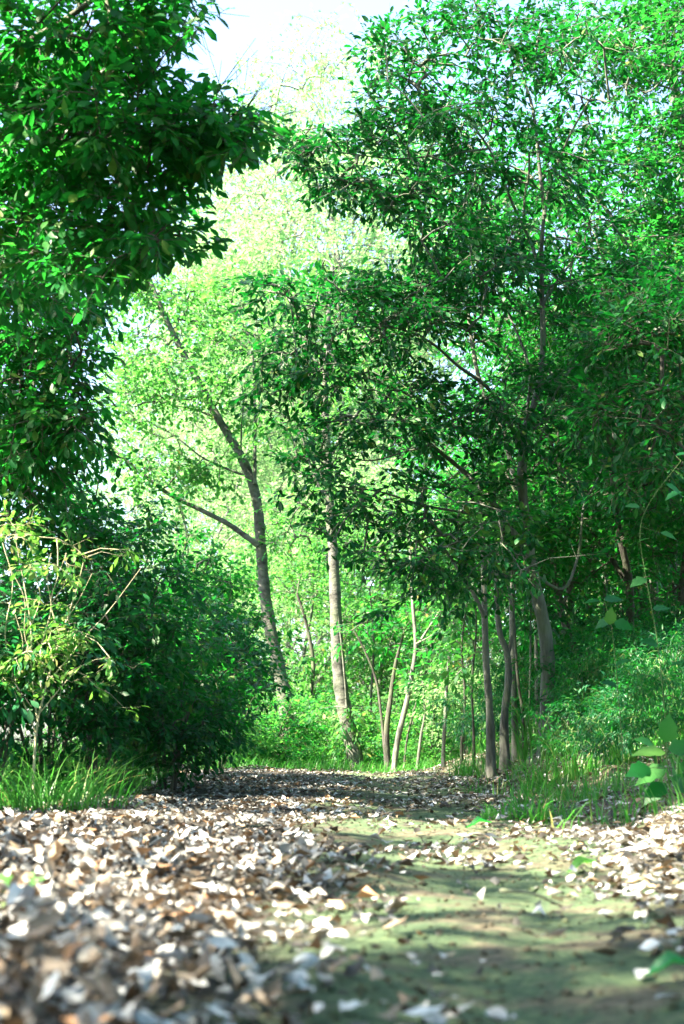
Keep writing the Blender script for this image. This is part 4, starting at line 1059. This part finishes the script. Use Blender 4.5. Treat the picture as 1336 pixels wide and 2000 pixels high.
for k in pick:
    si = int(rng.choice(5, p=[0.30, 0.24, 0.22, 0.21, 0.03]))
    o = link('fallen_leaf', SHADE_MESH[si][var[k]])
    l = size[k]
    o.matrix_world = Matrix(((D[k, 0] * l, S[k, 0] * l, U[k, 0] * l, pos[k, 0]), (D[k, 1] * l, S[k, 1] * l, U[k, 1] * l, pos[k, 1]), (D[k, 2] * l, S[k, 2] * l, U[k, 2] * l, pos[k, 2]), (0, 0, 0, 1)))
    sz = 'large' if l > 0.063 else ('small' if l < 0.05 else 'middle-sized')
    st = 'standing tilted' if abs(D[k, 2]) > 0.4 or abs(U[k, 2]) < 0.8 else 'lying flat'
    wh = 'in the deep leaf drift' if pos[k, 0] < -0.15 else 'on the mossy bare soil'
    tag(o, '%s %s dry leaf %s %s' % (sz, SHADES[si][0], st, wh), 'leaf', 'dry fallen leaves on the path')
rest = np.ones(n, bool)
rest[pick] = False
Vs, Ts, n0 = [], [], 0
for v in range(8):
    for near in (True, False):
        m = rest & (var == v) & ((y < 3.6) == near)
        tv, tt = (LITMID if near else LITLOW)[v]
        W = pos[m][:, None] + size[m][:, None, None] * (tv[None, :, 0:1] * D[m][:, None] + tv[None, :, 1:2] * S[m][:, None] + tv[None, :, 2:3] * U[m][:, None])
        Vs.append(W.reshape(-1, 3))
        Ts.append((tt[None] + (np.arange(m.sum()) * len(tv))[:, None, None]).reshape(-1, 3) + n0)
        n0 += W.shape[0] * W.shape[1]
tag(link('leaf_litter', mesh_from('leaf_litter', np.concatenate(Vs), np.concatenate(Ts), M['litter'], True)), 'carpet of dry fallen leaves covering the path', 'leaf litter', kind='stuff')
# crumbs of soil, bark and broken leaf
nc = 7000
cx_ = rng.uniform(-1.7, 1.6, nc); cy_ = 1.3 + 9 * rng.uniform(0, 1, nc) ** 1.6
tv = np.array([(1, 0, 0), (-.6, .8, 0), (-.5, -.9, .1), (0, 0, .8), (0.1, 0, -.5)]); tt = np.array([(0, 1, 3), (1, 2, 3), (2, 0, 3), (1, 0, 4), (2, 1, 4), (0, 2, 4)])
sz_ = rng.uniform(0.003, 0.010, nc) * np.where(rng.uniform(0, 1, nc) < 0.06, 1.8, 1)
an = rng.uniform(0, 6.28, nc)
rot = np.stack([np.stack([np.cos(an), -np.sin(an)], -1), np.stack([np.sin(an), np.cos(an)], -1)], 1)
W = np.repeat(tv[None], nc, 0) * sz_[:, None, None] * rng.uniform(0.5, 1.3, (nc, 1, 3))
W[:, :, :2] = np.einsum('nij,nkj->nki', rot, W[:, :, :2])
W += np.column_stack([cx_, cy_, gz(cx_, cy_) + sz_ * 0.2])[:, None]
tag(link('soil_crumbs', mesh_from('soil_crumbs', W.reshape(-1, 3), (tt[None] + (np.arange(nc) * 5)[:, None, None]).reshape(-1, 3), M['floor'])), 'crumbs of soil, grit and broken leaf strewn over the path', 'soil crumbs', kind='stuff')
# a few leaves that stand out
def odd_leaf(px, py, ln, label, material, yaw, tilt=0.2):
    p = ground_at(px, py)
    o = link('fallen_leaf', mesh_from('fallen_leaf', *LIT[3], material, True))
    o.location = (p[0], p[1], float(gz(p[0], p[1])) + 0.03)
    o.scale = (ln,) * 3
    o.rotation_euler = (tilt, -tilt, yaw)
    tag(o, label, 'leaf')
odd_leaf(1135, 1708, 0.11, 'yellow-green fallen leaf on the right side of the path', M['leaf_yellow'], 0.2, 0.35)
odd_leaf(935, 1620, 0.13, 'fresh dark green fallen leaf lying in the middle of the path', M['leaf_mid'], 0.1)
odd_leaf(1310, 1925, 0.10, 'green fallen leaf on mossy soil at the right', M['leaf_blue'], 0.0)
odd_leaf(1140, 1700, 0.06, 'small olive leaf touching the yellow-green fallen leaf', M['leaf_mid'], 2.0)

# =================================================================== twigs on the ground
def ground_twig(pts, r, label):
    P = np.array([ground_at(a, b_) for a, b_ in pts])
    P[:, 2] = gz(P[:, 0], P[:, 1]) + 0.045 + 0.015 * np.sin(np.arange(len(P)) * 2)
    tb = Tubes()
    Qs = smooth_line(P, 6)
    tb.add(Qs, np.linspace(r, r * 0.4, len(Qs)), 6)
    o0 = P[0].copy()
    o = link('fallen_twig', tb.mesh('fallen_twig', M['bark_dark'], o0))
    o.location = o0
    tag(o, label, 'twig')
ground_twig([(430, 1655), (480, 1645), (540, 1628)], 0.008, 'dark straight twig lying across the dry leaves')
ground_twig([(470, 1985), (445, 1950), (450, 1900), (470, 1860)], 0.006, 'thin bowed twig arching over the shaded leaves')
ground_twig([(980, 1775), (1040, 1795), (1100, 1800)], 0.006, 'thin twig on bare soil right of the path middle')
